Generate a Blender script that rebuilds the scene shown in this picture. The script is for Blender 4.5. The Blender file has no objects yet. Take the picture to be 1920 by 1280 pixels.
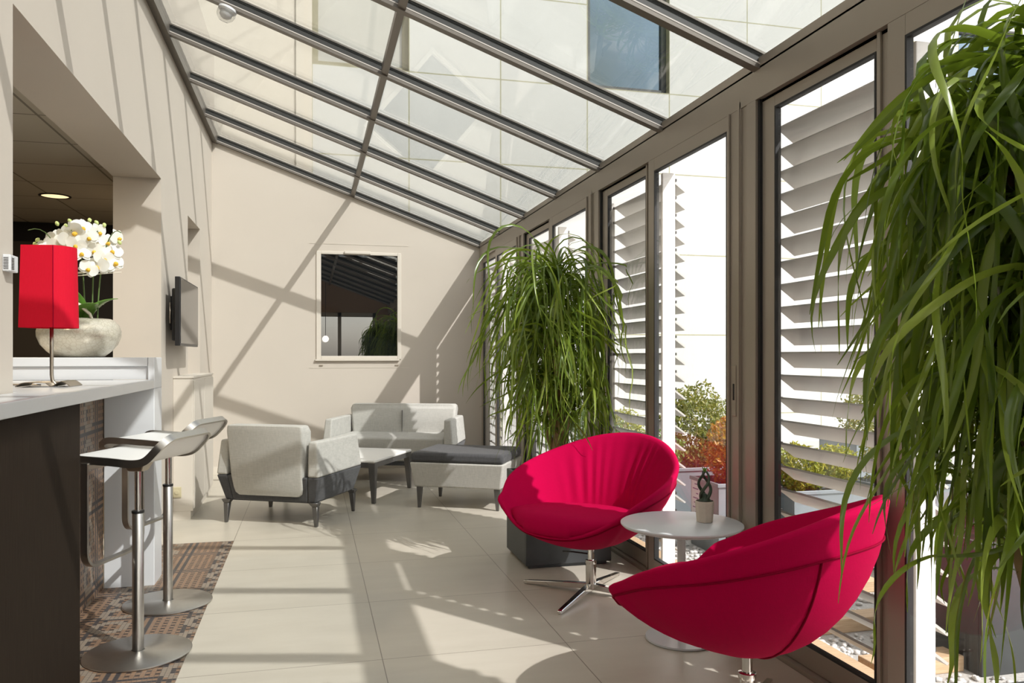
import bpy, bmesh, math, random
from mathutils import Vector, Matrix, noise
PI = math.pi
R = math.radians
C = bpy.context.scene.collection
random.seed(7)

# ------------------------------------------------------------------ node helpers
class N:
    """tiny expression helper for shader math"""
    def __init__(s, name):
        s.m = bpy.data.materials.new(name); s.m.use_nodes = True
        s.t = s.m.node_tree; s.n = s.t.nodes; s.l = s.t.links
        s.b = s.n['Principled BSDF']; s.out = s.n['Material Output']
    def node(s, t, **k):
        n = s.n.new(t)
        for a, v in k.items(): setattr(n, a, v)
        return n
    def put(s, sock, v):
        if hasattr(v, 'links'): s.l.new(v, sock)
        else:
            if isinstance(v, (tuple, list)) and len(v) == 3 and sock.type == 'RGBA': v = (*v, 1)
            sock.default_value = v
    def math(s, op, a, b=None, c=None):
        n = s.node('ShaderNodeMath', operation=op)
        s.put(n.inputs[0], a)
        if b is not None: s.put(n.inputs[1], b)
        if c is not None: s.put(n.inputs[2], c)
        return n.outputs[0]
    def mix(s, f, a, b, mode='MIX'):
        n = s.node('ShaderNodeMix', data_type='RGBA', blend_type=mode)
        s.put(n.inputs[0], f); s.put(n.inputs[6], a); s.put(n.inputs[7], b)
        return n.outputs[2]
    def pos(s):
        g = s.node('ShaderNodeNewGeometry'); x = s.node('ShaderNodeSeparateXYZ')
        s.l.new(g.outputs['Position'], x.inputs[0]); return x.outputs
    def objpos(s):
        g = s.node('ShaderNodeTexCoord'); return g.outputs['Object']
    def noise(s, scale, detail=3, rough=.5, vec=None, stretch=None):
        n = s.node('ShaderNodeTexNoise'); n.inputs['Scale'].default_value = scale
        n.inputs['Detail'].default_value = detail; n.inputs['Roughness'].default_value = rough
        v = vec or s.objpos()
        if stretch:
            mp = s.node('ShaderNodeMapping'); mp.inputs['Scale'].default_value = stretch
            s.l.new(v, mp.inputs[0]); v = mp.outputs[0]
        s.l.new(v, n.inputs['Vector']); return n.outputs['Fac']
    def ramp(s, f, stops):
        n = s.node('ShaderNodeValToRGB'); e = n.color_ramp.elements
        while len(e) < len(stops): e.new(.5)
        for i, (p, c) in enumerate(stops): e[i].position = p; e[i].color = (*c, 1)
        s.put(n.inputs[0], f); return n.outputs[0]
    def bump(s, h, strength=.2, dist=.01):
        n = s.node('ShaderNodeBump'); n.inputs['Strength'].default_value = strength
        n.inputs['Distance'].default_value = dist; s.put(n.inputs['Height'], h)
        s.l.new(n.outputs[0], s.b.inputs['Normal'])
    def set(s, **k):
        for a, v in k.items():
            nm = {'base':'Base Color','rough':'Roughness','metal':'Metallic','spec':'Specular IOR Level','sheen':'Sheen Weight',
                  'sheenr':'Sheen Roughness','sheent':'Sheen Tint','coat':'Coat Weight','coatr':'Coat Roughness','emit':'Emission Color','emits':'Emission Strength','sss':'Subsurface Weight'}[a]
            s.put(s.b.inputs[nm], v)
        return s

def plain(name, col, rough=.5, metal=0, spec=.5, var=.05, scale=6, bump=0, bscale=200, **k):
    n = N(name)
    f = n.noise(scale)
    c = n.mix(f, tuple(v*(1-var) for v in col), tuple(min(1, v*(1+var)) for v in col))
    n.set(base=c, rough=rough, metal=metal, spec=spec, **k)
    if bump: n.bump(n.noise(bscale, 2), bump, .002)
    return n.m

M = {}
M['wall'] = plain('wall_paint', (.53, .478, .415), .75, spec=.25, var=.03, scale=2, bump=.06, bscale=260)
M['jamb'] = M['wall']
M['white'] = plain('white_lacquer', (.62, .63, .645), .35, var=.02)
M['seat_white'] = plain('white_seat_laminate', (.80, .79, .76), .4, var=.02)
M['white_top'] = plain('white_worktop', (.545, .555, .565), .25, var=.02)
M['cab'] = plain('cream_lacquer', (.60, .55, .48), .45, var=.02)
M['alu'] = plain('taupe_aluminium', (.345, .305, .25), .38, metal=.35, var=.04)
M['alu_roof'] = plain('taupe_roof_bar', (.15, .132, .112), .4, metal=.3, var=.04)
M['alu_edge'] = plain('pale_edge_strip', (.50, .46, .42), .35, var=.03)  # paler colour paints in the light caught along the rafter lip
M['web'] = plain('grey_rafter_web', (.022, .022, .02), .45, var=.06)
M['alu_dark'] = plain('dark_track', (.035, .03, .027), .5, var=.1)
M['alu_light'] = plain('anodised_edge', (.42, .36, .29), .35, metal=.5, var=.04)
M['gasket'] = plain('black_gasket', (.012, .012, .012), .6)
M['steel'] = plain('brushed_steel', (.52, .50, .47), .3, metal=1, var=.06, scale=40)
M['chrome'] = plain('chrome', (.78, .76, .73), .08, metal=1, var=.01)
M['nickel'] = plain('brushed_nickel', (.42, .37, .31), .32, metal=1, var=.05)
M['black'] = plain('black_plastic', (.012, .012, .013), .35, var=.1)
M['screen'] = plain('television_glass', (.02, .02, .022), .06, spec=.9, var=.05)
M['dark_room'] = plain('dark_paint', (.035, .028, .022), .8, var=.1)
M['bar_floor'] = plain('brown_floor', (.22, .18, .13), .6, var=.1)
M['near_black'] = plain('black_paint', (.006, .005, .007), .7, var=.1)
M['leg_metal'] = plain('grey_leg_metal', (.13, .125, .12), .35, metal=.6, var=.05)
M['planter'] = plain('anthracite_zinc', (.055, .06, .062), .45, metal=.3, var=.25, scale=14)
M['planter_out'] = plain('weathered_zinc', (.20, .225, .24), .5, metal=.25, var=.2, scale=8)
M['soil'] = plain('potting_soil', (.055, .035, .022), .95, var=.4, scale=60, bump=.8, bscale=60)
M['louver'] = plain('louver_aluminium', (.50, .48, .45), .4, metal=.2, var=.03)
M['post_white'] = plain('white_post', (.80, .78, .76), .4, var=.02)
M['pot'] = plain('cream_clay', (.62, .55, .46), .8, var=.12, scale=50, bump=.4, bscale=150)
M['succulent'] = plain('dark_green_stem', (.035, .055, .03), .45, var=.3, scale=60)
M['stick'] = plain('pale_stick', (.72, .66, .54), .6, var=.08)
M['orchid_stem'] = plain('orchid_stem', (.10, .16, .045), .5, var=.2)
M['bud'] = plain('orchid_bud', (.50, .58, .22), .5, var=.15, scale=20)
M['facade'] = None

def mat_bowl():
    n = N('crackled_pearl_glaze'); v = n.node('ShaderNodeTexVoronoi', feature='DISTANCE_TO_EDGE'); v.inputs['Scale'].default_value = 45
    n.l.new(n.objpos(), v.inputs['Vector'])
    f = n.math('LESS_THAN', v.outputs['Distance'], .05)
    n.set(base=n.mix(f, (.60, .56, .46), (.50, .46, .37)), rough=.26, metal=.35); n.bump(v.outputs['Distance'], .25, .002); return n.m
M['bowl'] = mat_bowl()

def mat_wood():
    n = N('dark_wenge_veneer'); p = n.objpos()
    g = n.noise(6, 6, .65, p, (60, 60, 1.2)); n.set(base=n.ramp(g, [(.3, (.011, .007, .0045)), (.55, (.022, .015, .010)), (.75, (.034, .024, .016))]), rough=.7, spec=.08)
    n.bump(g, .15, .002); return n.m
M['wenge'] = mat_wood()
def mat_oak(name, dark):
    n = N(name); g = n.noise(5, 5, .6, n.objpos(), (2, 40, 40))
    a = [(.25, (.16, .09, .05)), (.7, (.30, .18, .10))] if dark else [(.25, (.42, .27, .15)), (.7, (.62, .44, .27))]
    n.set(base=n.ramp(g, a), rough=.65); n.bump(g, .2, .003); return n.m
M['timber'] = mat_oak('weathered_timber', False)
M['canopy_wood'] = mat_oak('brown_boards', True)

def mat_floor():
    n = N('porcelain_tiles'); x, y, z = n.pos()
    T = .7475
    def line(c, o):
        f = n.math('FRACT', n.math('DIVIDE', n.math('SUBTRACT', c, o - 40*T), T))
        d = n.math('ABSOLUTE', n.math('SUBTRACT', f, .5))
        return n.math('GREATER_THAN', d, .5-.0019/T)
    j = n.math('MAXIMUM', line(x, -.478), line(y, 3.14))
    cx = n.math('FLOOR', n.math('DIVIDE', n.math('ADD', x, .478+40*T), T)); cy = n.math('FLOOR', n.math('DIVIDE', n.math('SUBTRACT', y, 3.14-40*T), T))
    wn = n.node('ShaderNodeTexWhiteNoise', noise_dimensions='2D'); cb = n.node('ShaderNodeCombineXYZ'); n.put(cb.inputs[0], cx); n.put(cb.inputs[1], cy); n.l.new(cb.outputs[0], wn.inputs[0])
    g = n.noise(2.2, 5, .6, None, (1, 3.5, 1))
    base = n.ramp(g, [(.3, (.48, .44, .365)), (.7, (.54, .50, .42))])
    base = n.mix(n.math('MULTIPLY', wn.outputs[0], .12), base, (.42, .38, .31))
    base = n.mix(j, base, (.23, .20, .16))
    n.set(base=base, rough=n.math('MULTIPLY_ADD', g, .14, .28), spec=.45); n.bump(n.math('SUBTRACT', 1, j), .3, .002); return n.m
M['floor'] = mat_floor()

def mat_mosaic(name, ax, ay):
    n = N(name); P = n.pos(); u, v = P[ax], P[ay]; S = .0175
    du = n.math('ADD', n.math('DIVIDE', u, S), 2000.0); dv = n.math('ADD', n.math('DIVIDE', v, S), 2000.0)
    iu = n.math('FLOOR', du); iv = n.math('FLOOR', dv); fu = n.math('FRACT', du); fv = n.math('FRACT', dv)
    def edge(f): return n.math('GREATER_THAN', n.math('ABSOLUTE', n.math('SUBTRACT', f, .5)), .44)
    grout = n.math('MAXIMUM', edge(fu), edge(fv))
    def mod(a, b): return n.math('MODULO', a, b)
    # checker of small dark dashes over a tan ground
    dash = n.math('MULTIPLY', n.math('LESS_THAN', mod(iu, 2.0), .5), n.math('LESS_THAN', mod(iv, 2.0), .5))
    col = n.mix(dash, (.27, .165, .10), (.05, .033, .027))
    wn = n.node('ShaderNodeTexWhiteNoise', noise_dimensions='2D'); cb = n.node('ShaderNodeCombineXYZ'); n.put(cb.inputs[0], iu); n.put(cb.inputs[1], iv); n.l.new(cb.outputs[0], wn.inputs[0])
    col = n.mix(n.math('MULTIPLY', wn.outputs[0], .3), col, (.13, .085, .06))
    # medallions: rings of grey-beige tiles
    pu = 22.0; pv = 11.0
    cu = n.math('SUBTRACT', mod(iu, pu), 15.0); cv = n.math('SUBTRACT', mod(iv, pv), 5.0)
    r = n.math('SQRT', n.math('ADD', n.math('MULTIPLY', cu, cu), n.math('MULTIPLY', cv, cv)))
    ring = n.math('MULTIPLY', n.math('GREATER_THAN', r, 2.6), n.math('LESS_THAN', r, 4.9))
    # dark paired stripes
    mu = mod(iu, 11.0); s1 = n.math('MAXIMUM', n.math('LESS_THAN', mu, .5), n.math('COMPARE', mu, 2.0, .2))
    mv = mod(iv, 22.0); s2 = n.math('MAXIMUM', n.math('LESS_THAN', mv, .5), n.math('COMPARE', mv, 2.0, .2))
    st = n.math('MAXIMUM', s1, s2)
    col = n.mix(st, col, (.045, .04, .042))
    col = n.mix(ring, col, (.27, .22, .17))
    col = n.mix(grout, col, (.105, .085, .07))
    n.set(base=col, rough=.4, spec=.25); return n.m
M['mosaic_floor'] = mat_mosaic('mosaic_tiles_flat', 0, 1)
M['mosaic_wall'] = mat_mosaic('mosaic_tiles_upright', 1, 2)

def mat_fabric(name, col, dark=.12, scale=420, rough=.9, sheen=.15):
    n = N(name); p = n.objpos()
    a = n.noise(1, 3, .7, p, (scale, scale*.08, scale*.08)); b = n.noise(1, 3, .7, p, (scale*.08, scale*.08, scale))
    f = n.math('MULTIPLY_ADD', a, .5, n.math('MULTIPLY', b, .5))
    n.set(base=n.ramp(f, [(.35, tuple(v*(1-dark) for v in col)), (.65, tuple(v*(1+dark) for v in col))]), rough=rough, spec=.08, sheen=sheen); n.bump(f, .25, .002); return n.m
M['grey_fabric'] = mat_fabric('light_grey_weave', (.44, .43, .395), .14, 260)
M['dark_fabric'] = mat_fabric('charcoal_weave', (.07, .07, .072), .25, 260)
M['red_fabric'] = mat_fabric('crimson_wool', (.42, .0, .046), .06, 500, .9, .0)
M['red_dark'] = mat_fabric('crimson_piping', (.22, .0, .02), .08, 500, .9, .0)
def mat_lamp():
    n = N('red_linen_shade'); w = n.noise(1, 2, .5, n.objpos(), (500, 500, 60))
    c = n.mix(w, (.60, .004, .022), (.72, .010, .04))
    tr = n.node('ShaderNodeBsdfTranslucent'); n.put(tr.inputs[0], (.9, .05, .06)); mx = n.node('ShaderNodeMixShader'); mx.inputs[0].default_value = .22
    n.set(base=c, rough=.8, spec=.2); n.l.new(n.b.outputs[0], mx.inputs[1]); n.l.new(tr.outputs[0], mx.inputs[2]); n.l.new(mx.outputs[0], n.out.inputs[0]); return n.m
M['lampshade'] = mat_lamp()

def mat_leaf(name, a, b, c, tcol, trans=.35, rough=.35):
    n = N(name); g = n.node('ShaderNodeNewGeometry')
    col = n.ramp(g.outputs['Random Per Island'], [(.0, a), (.55, b), (1, c)])
    n.set(base=col, rough=rough, spec=.5)
    tr = n.node('ShaderNodeBsdfTranslucent'); n.put(tr.inputs[0], tcol); mx = n.node('ShaderNodeMixShader'); mx.inputs[0].default_value = trans
    n.l.new(n.b.outputs[0], mx.inputs[1]); n.l.new(tr.outputs[0], mx.inputs[2]); n.l.new(mx.outputs[0], n.out.inputs[0]); return n.m
M['strap_leaf'] = mat_leaf('strap_leaves', (.035, .065, .008), (.115, .18, .02), (.28, .35, .06), (.30, .42, .035), .36, .25)
M['olive_leaf'] = mat_leaf('olive_leaves', (.10, .13, .03), (.22, .23, .05), (.34, .28, .07), (.3, .3, .06))
M['yellow_leaf'] = mat_leaf('yellow_green_leaves', (.10, .16, .02), (.30, .32, .03), (.50, .42, .04), (.45, .42, .04))
M['orange_leaf'] = mat_leaf('orange_leaves', (.32, .06, .02), (.50, .20, .02), (.55, .36, .04), (.5, .25, .03))
M['green_leaf'] = mat_leaf('fresh_green_leaves', (.05, .12, .02), (.13, .24, .04), (.24, .34, .07), (.2, .35, .05))
M['orchid_leaf'] = plain('orchid_leaf', (.10, .22, .03), .3, var=.2, scale=8)
def mat_petal():
    n = N('orchid_petal'); tr = n.node('ShaderNodeBsdfTranslucent'); n.put(tr.inputs[0], (.9, .9, .82)); mx = n.node('ShaderNodeMixShader'); mx.inputs[0].default_value = .3
    n.set(base=n.mix(n.noise(20), (.82, .82, .78), (.90, .90, .86)), rough=.6); n.l.new(n.b.outputs[0], mx.inputs[1]); n.l.new(tr.outputs[0], mx.inputs[2]); n.l.new(mx.outputs[0], n.out.inputs[0]); return n.m
M['petal'] = mat_petal()
M['lip'] = plain('orchid_lip', (.80, .48, .04), .5, var=.2, scale=60)

def mat_glass(name, tint, f0=.045):
    n = N(name); n.n.remove(n.b)
    g = n.node('ShaderNodeNewGeometry'); d = n.node('ShaderNodeVectorMath', operation='DOT_PRODUCT')
    n.l.new(g.outputs['Incoming'], d.inputs[0]); n.l.new(g.outputs['Normal'], d.inputs[1])
    c = n.math('ABSOLUTE', d.outputs['Value']); k = n.math('POWER', n.math('SUBTRACT', 1, c), 5.0)
    fr = n.math('MULTIPLY_ADD', k, 1-f0, f0)
    t = n.node('ShaderNodeBsdfTransparent'); n.put(t.inputs[0], tint)
    gl = n.node('ShaderNodeBsdfGlossy'); gl.inputs['Roughness'].default_value = .0; n.put(gl.inputs[0], (1, 1, 1))
    mx = n.node('ShaderNodeMixShader'); n.l.new(fr, mx.inputs[0]); n.l.new(t.outputs[0], mx.inputs[1]); n.l.new(gl.outputs[0], mx.inputs[2]); n.l.new(mx.outputs[0], n.out.inputs[0]); return n.m
M['roof_glass'] = mat_glass('roof_glass', (.80, .815, .80), .04)
M['door_glass'] = mat_glass('door_glass', (.97, .975, .97), .035)
M['clear_dome'] = mat_glass('clear_dome', (.88, .88, .87), .10)
def mat_mirror():
    n = N('dark_window_glass'); n.set(base=(.006, .007, .008), rough=.0, spec=.95); n.b.inputs['IOR'].default_value = 1.9; return n.m
M['dark_glass'] = mat_mirror()
def mat_skyglass():
    n = N('sky_mirroring_glass'); n.set(base=(.13, .175, .215), rough=.02, metal=.85); return n.m
M['sky_glass'] = mat_skyglass()
M['blind_glass'] = plain('glass_over_pale_blind', (.42, .41, .37), .12, spec=.6, var=.12, scale=1.5)  # pale grey base paints in the whitish cloud reflected by the pane

def mat_facade():
    n = N('facade_panels'); x, y, z = n.pos(); Y0 = 10.2
    def line(c, o, T):
        f = n.math('FRACT', n.math('DIVIDE', n.math('SUBTRACT', c, o - 40*T), T))
        return n.math('GREATER_THAN', n.math('ABSOLUTE', n.math('SUBTRACT', f, .5)), .5-.008/T)
    j = n.math('MAXIMUM', line(x, .0011*Y0, .1175*Y0), line(z, 1.18+.3547*Y0, .1087*Y0))
    g = n.noise(.8, 3)
    base = n.mix(j, n.mix(g, (.47, .47, .45), (.51, .51, .49)), (.30, .29, .19))
    n.set(base=base, rough=.5, spec=.3); return n.m
M['facade'] = mat_facade()
M['render'] = plain('beige_render', (.53, .485, .415), .85, var=.03)
M['frame_grey'] = plain('dark_window_frame', (.05, .055, .055), .5)
M['reveal'] = plain('olive_reveal', (.25, .23, .15), .6)
def mat_ctile():
    n = N('grey_ceiling_tiles'); x, y, z = n.pos()
    def line(c, o):
        f = n.math('FRACT', n.math('DIVIDE', n.math('ADD', c, 20-o), .6)); return n.math('GREATER_THAN', n.math('ABSOLUTE', n.math('SUBTRACT', f, .5)), .488)
    j = n.math('MAXIMUM', line(x, .0), line(y, .1)); n.set(base=n.mix(j, (.40, .37, .31), (.17, .155, .125)), rough=.8); return n.m
M['ceiling_tile'] = mat_ctile()
def mat_emit(name, col, st):
    n = N(name); n.set(base=(.8, .8, .8), emit=col, emits=st); return n.m
M['lamp_glow'] = mat_emit('warm_light_diffuser', (1, .74, .40), 1.3)
M['globe_glow'] = mat_emit('white_globe_glow', (1, .9, .75), 14)
M['gravel'] = plain('white_pebbles', (.60, .58, .55), .7, var=.25, scale=40)
M['gravel_base'] = plain('gravel_bed', (.42, .40, .37), .9, var=.4, scale=90, bump=1, bscale=120)
M['label_paper'] = plain('paper_tag', (.70, .66, .68), .6, var=.02)
M['ink'] = plain('purple_ink', (.22, .14, .25), .7)
M['socket'] = plain('socket_plastic', (.52, .46, .30), .4, var=.03)

# ------------------------------------------------------------------ mesh builder
class MB:
    def __init__(s): s.v = []; s.f = []; s.mi = []
    def add(s, vs, fs, mi=0):
        o = len(s.v); s.v += [tuple(v) for v in vs]; s.f += [tuple(i+o for i in f) for f in fs]; s.mi += [mi]*len(fs); return s
    def hexa(s, p, mi=0):   # 4 bottom ccw, 4 top ccw
        return s.add(p, [(3,2,1,0),(4,5,6,7),(0,1,5,4),(1,2,6,5),(2,3,7,6),(3,0,4,7)], mi)
    def box(s, x0, x1, y0, y1, z0, z1, mi=0):
        return s.hexa([(x0,y0,z0),(x1,y0,z0),(x1,y1,z0),(x0,y1,z0),(x0,y0,z1),(x1,y0,z1),(x1,y1,z1),(x0,y1,z1)], mi)
    def frus(s, a, b, mi=0):  # a,b=(x0,x1,y0,y1,z)
        x0,x1,y0,y1,z=a; X0,X1,Y0,Y1,Z=b
        return s.hexa([(x0,y0,z),(x1,y0,z),(x1,y1,z),(x0,y1,z),(X0,Y0,Z),(X1,Y0,Z),(X1,Y1,Z),(X0,Y1,Z)], mi)
    def prism(s, poly, z0, z1, mi=0, sc=1.0, c=(0,0)):
        n=len(poly); vs=[(x,y,z0) for x,y in poly]+[(c[0]+(x-c[0])*sc,c[1]+(y-c[1])*sc,z1) for x,y in poly]
        fs=[tuple(range(n-1,-1,-1)),tuple(range(n,2*n))]+[(i,(i+1)%n,n+(i+1)%n,n+i) for i in range(n)]
        return s.add(vs,fs,mi)
    def lathe(s, prof, n=40, c=(0,0,0), mi=0, cap=True):
        vs=[];fs=[]
        for r,z in prof:
            for i in range(n):
                a=2*PI*i/n; vs.append((c[0]+r*math.cos(a),c[1]+r*math.sin(a),c[2]+z))
        for j in range(len(prof)-1):
            for i in range(n):
                k=(i+1)%n; fs.append((j*n+i,j*n+k,(j+1)*n+k,(j+1)*n+i))
        if cap:
            fs.append(tuple(range(n-1,-1,-1))); fs.append(tuple(range((len(prof)-1)*n,len(prof)*n)))
        return s.add(vs,fs,mi)
    def tube(s, pts, rad, n=8, mi=0, closed=False):
        pts=[Vector(p) for p in pts]; m=len(pts); rs=rad if isinstance(rad,(list,tuple)) else [rad]*m
        vs=[];fs=[]; up=None
        for i,p in enumerate(pts):
            a=pts[(i-1)%m] if (closed or i>0) else p; b=pts[(i+1)%m] if (closed or i<m-1) else p
            t=(b-a).normalized()
            if up is None:
                up=Vector((0,0,1)) if abs(t.z)<.9 else Vector((1,0,0))
            up=(up-t*up.dot(t)).normalized(); w=t.cross(up)
            for k in range(n):
                q=2*PI*k/n; vs.append(p+(up*math.cos(q)+w*math.sin(q))*rs[i])
        for i in range(m if closed else m-1):
            j=(i+1)%m
            for k in range(n):
                l=(k+1)%n; fs.append((i*n+k,i*n+l,j*n+l,j*n+k))
        if not closed:
            fs.append(tuple(range(n-1,-1,-1))); fs.append(tuple(range((m-1)*n,m*n)))
        return s.add(vs,fs,mi)
    def band(s, pts, side, w, t, mi=0, closed=False):
        """flat bar swept along pts; width w along 'side' vector, thickness t along normal"""
        pts=[Vector(p) for p in pts]; side=Vector(side).normalized(); m=len(pts); vs=[];fs=[]
        for i,p in enumerate(pts):
            a=pts[(i-1)%m] if (closed or i>0) else p; b=pts[(i+1)%m] if (closed or i<m-1) else p
            n=(b-a).normalized().cross(side).normalized()
            for sx,sn in ((-1,-1),(1,-1),(1,1),(-1,1)): vs.append(p+side*(sx*w/2)+n*(sn*t/2))
        for i in range(m if closed else m-1):
            j=(i+1)%m
            for k in range(4):
                l=(k+1)%4; fs.append((i*4+k,i*4+l,j*4+l,j*4+k))
        if not closed: fs.append((3,2,1,0)); fs.append(tuple(m*4-4+k for k in range(4)))
        return s.add(vs,fs,mi)
    def xf(s, mtx):
        s.v=[tuple(mtx@Vector(v)) for v in s.v]; return s
    def build(s, name, mat, parent=None, smooth=False, bevel=0, seg=2, sub=0, normals=True):
        me=bpy.data.meshes.new(name); me.from_pydata(s.v,[],s.f); me.update()
        for m in (mat if isinstance(mat,(list,tuple)) else [mat]): me.materials.append(m)
        for p,i in zip(me.polygons,s.mi): p.material_index=i; p.use_smooth=bool(smooth)
        if normals:
            b=bmesh.new(); b.from_mesh(me); bmesh.ops.recalc_face_normals(b,faces=b.faces[:]); b.to_mesh(me); b.free()
        o=bpy.data.objects.new(name,me); C.objects.link(o)
        if parent: o.parent=parent
        if bevel:
            b=o.modifiers.new('Bevel','BEVEL'); b.width=bevel; b.segments=seg; b.limit_method='ANGLE'; b.angle_limit=R(40); b.harden_normals=False
        if sub:
            q=o.modifiers.new('Sub','SUBSURF'); q.levels=sub; q.render_levels=sub
        if smooth and smooth!=True:
            pass
        if smooth=='auto' or (smooth and bevel):
            try:
                for p in me.polygons: p.use_smooth=True
                me.set_sharp_from_angle(angle=R(40))
            except Exception: pass
        return o

def tag(o, label=None, cat=None, group=None, kind=None):
    if label: o['label']=label
    if cat: o['category']=cat
    if group: o['group']=group
    if kind: o['kind']=kind
    return o
def thing(name, label, cat, loc=(0,0,0), rz=0, group=None, kind=None):
    o=bpy.data.objects.new(name,None); C.objects.link(o); o.location=loc; o.rotation_euler=(0,0,rz); o.empty_display_size=.1
    return tag(o,label,cat,group,kind)
def copy_tree(o, parent=None):
    c=o.copy(); C.objects.link(c)
    if parent: c.parent=parent
    for ch in list(o.children): copy_tree(ch,c)
    return c
def struct(o, label, cat): return tag(o,label,cat,None,'structure')

# ------------------------------------------------------------------ room dimensions
XL=-.962; XR=1.765; YB=8.48; YR=-2.2; XIN=-1.254
ZE=2.356; ZL=3.335; SL=(ZL-ZE)/(XR-XL)
def zroof(x): return ZL-SL*(x-XL)

# floor
struct(MB().box(-1.30,1.96,YR-.15,YB+.2,-.12,0).build('floor',M['floor']),'pale beige large-format stone tile floor of the conservatory','floor')
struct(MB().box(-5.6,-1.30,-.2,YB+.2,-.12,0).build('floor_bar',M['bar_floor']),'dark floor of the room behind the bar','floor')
mf=MB().box(-1.02,-.477,.4,5.375,-.01,.003)
struct(mf.build('floor_mosaic',M['mosaic_floor']),'brown patterned mosaic tile strip on the floor under the bar stools','floor')

# left wall with two openings
wl=thing('wall_left','tall beige painted left wall with the bar hatch cut through it','wall',kind='structure')
w=MB(); YA,YJ,ZO=2.985,5.70,2.352; Y2,Y3,ZO2=6.88,7.61,2.31
w.box(XIN,XL,YR,YA,0,ZO); w.box(XIN,XL,YJ,Y2,0,ZO); w.box(XIN,XL,Y3,YB+.2,0,ZO)
w.box(XIN,XL,YR,YB+.2,ZO,4.3)
w.build('wall_panel',M['wall'],wl)
w=MB().box(XIN,XL,Y2,Y3,0,1.0).box(XIN,XL-.2,Y2,Y3,1.0,ZO2).box(XIN,XL,Y2,Y3,ZO2,ZO)
w.build('niche',M['wall'],wl)
# back wall (sloped top) with window hole filled by window_1
wb=MB(); WX0,WX1,WZ0,WZ1=.052,.922,1.144,2.262
def slab(x0,x1,z0,zf,y0=YB,y1=YB+.2):
    wb.hexa([(x0,y0,z0),(x1,y0,z0),(x1,y1,z0),(x0,y1,z0),(x0,y0,zf(x0)),(x1,y0,zf(x1)),(x1,y1,zf(x1)),(x0,y1,zf(x0))])
top=lambda x: zroof(x)+.03
slab(XL,WX0,0,top); slab(WX1,1.80,0,top); slab(WX0,WX1,0,lambda x:WZ0); slab(WX0,WX1,WZ1,top)
struct(wb.build('wall_back',M['wall']),'cream painted end wall with sloping top behind the sofa','wall')
struct(MB().box(XL,1.9,YB-.012,YB+.01,0,.07).build('baseboard_back',M['cab']),'low cream skirting along the end wall','skirting')
# rear wall (behind the viewpoint, mirrored in the window)
wr=MB(); wr.box(XIN,1.96,YR-.15,YR,2.2,3.5); wr.box(XIN,-.2,YR-.15,YR,0,2.2); wr.box(1.5,1.96,YR-.15,YR,0,2.2)
struct(wr.build('wall_rear',M['canopy_wood']),'brown boarded wall at the near end of the conservatory','wall')
d=thing('door_13','grey framed glass double door in the near end wall','door',(.65,YR-.07,0),0,kind='structure')
f=MB()
for x0,x1 in ((-.85,-.77),(-.04,.04),(.77,.85)): f.box(x0,x1,-.04,.04,0,2.2)
f.box(-.85,.85,-.04,.04,2.1,2.2); f.box(-.85,.85,-.04,.04,0,.1); f.build('door_frame',M['alu'],d)
for x0,x1 in ((-.77,-.04),(.04,.77)): MB().box(x0,x1,-.006,.006,.1,2.1).build('glass_pane',M['door_glass'],d)

# bar room behind the hatch
struct(MB().box(-5.6,XIN,-.2,YB+.2,2.45,2.55).build('ceiling_bar',M['ceiling_tile']),'grey tiled suspended ceiling of the room behind the bar','ceiling')
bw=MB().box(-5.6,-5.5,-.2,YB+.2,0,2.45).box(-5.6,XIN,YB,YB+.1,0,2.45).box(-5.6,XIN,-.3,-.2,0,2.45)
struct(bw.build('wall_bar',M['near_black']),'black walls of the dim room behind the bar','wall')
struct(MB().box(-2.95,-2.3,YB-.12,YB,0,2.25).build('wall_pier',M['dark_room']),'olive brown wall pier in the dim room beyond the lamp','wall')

# window in the end wall
wn=thing('window_1','white framed square window with dark mirroring glass in the end wall','window',(0,YB,0),kind='structure')
f=MB(); PX0,PX1,PZ0,PZ1=.10,.883,1.18,2.231; y0,y1=-.012,.05
f.box(WX0,PX0,y0,y1,WZ0,WZ1); f.box(PX1,WX1,y0,y1,WZ0,WZ1); f.box(PX0,PX1,y0,y1,WZ0,PZ0); f.box(PX0,PX1,y0,y1,PZ1,WZ1)
f.build('window_frame',M['cab'],wn,bevel=.004)
MB().box(PX0,PX1,.012,.035,PZ0,PZ1).build('glass_pane',M['dark_glass'],wn)
MB().box(WX0-.012,WX1-.02,-.028,0,WZ0-.016,WZ0).build('window_sill',M['cab'],wn,bevel=.003)
MB().box(.335,.605,-.035,-.012,WZ1-.026,WZ1+.004).build('handle_bar',M['cab'],wn,bevel=.006)
for x in (.085,.86): MB().box(x,x+.035,-.012,0,1.08,1.088).build('drain_cap',M['alu_light'],wn)
MB().box(WX0-.07,WX1+.08,-.003,0,WZ1+.075,WZ1+.078).box(WX0-.07,WX1+.08,-.003,0,1.055,1.058).build('access_joint',M['cab'],wn)

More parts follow.
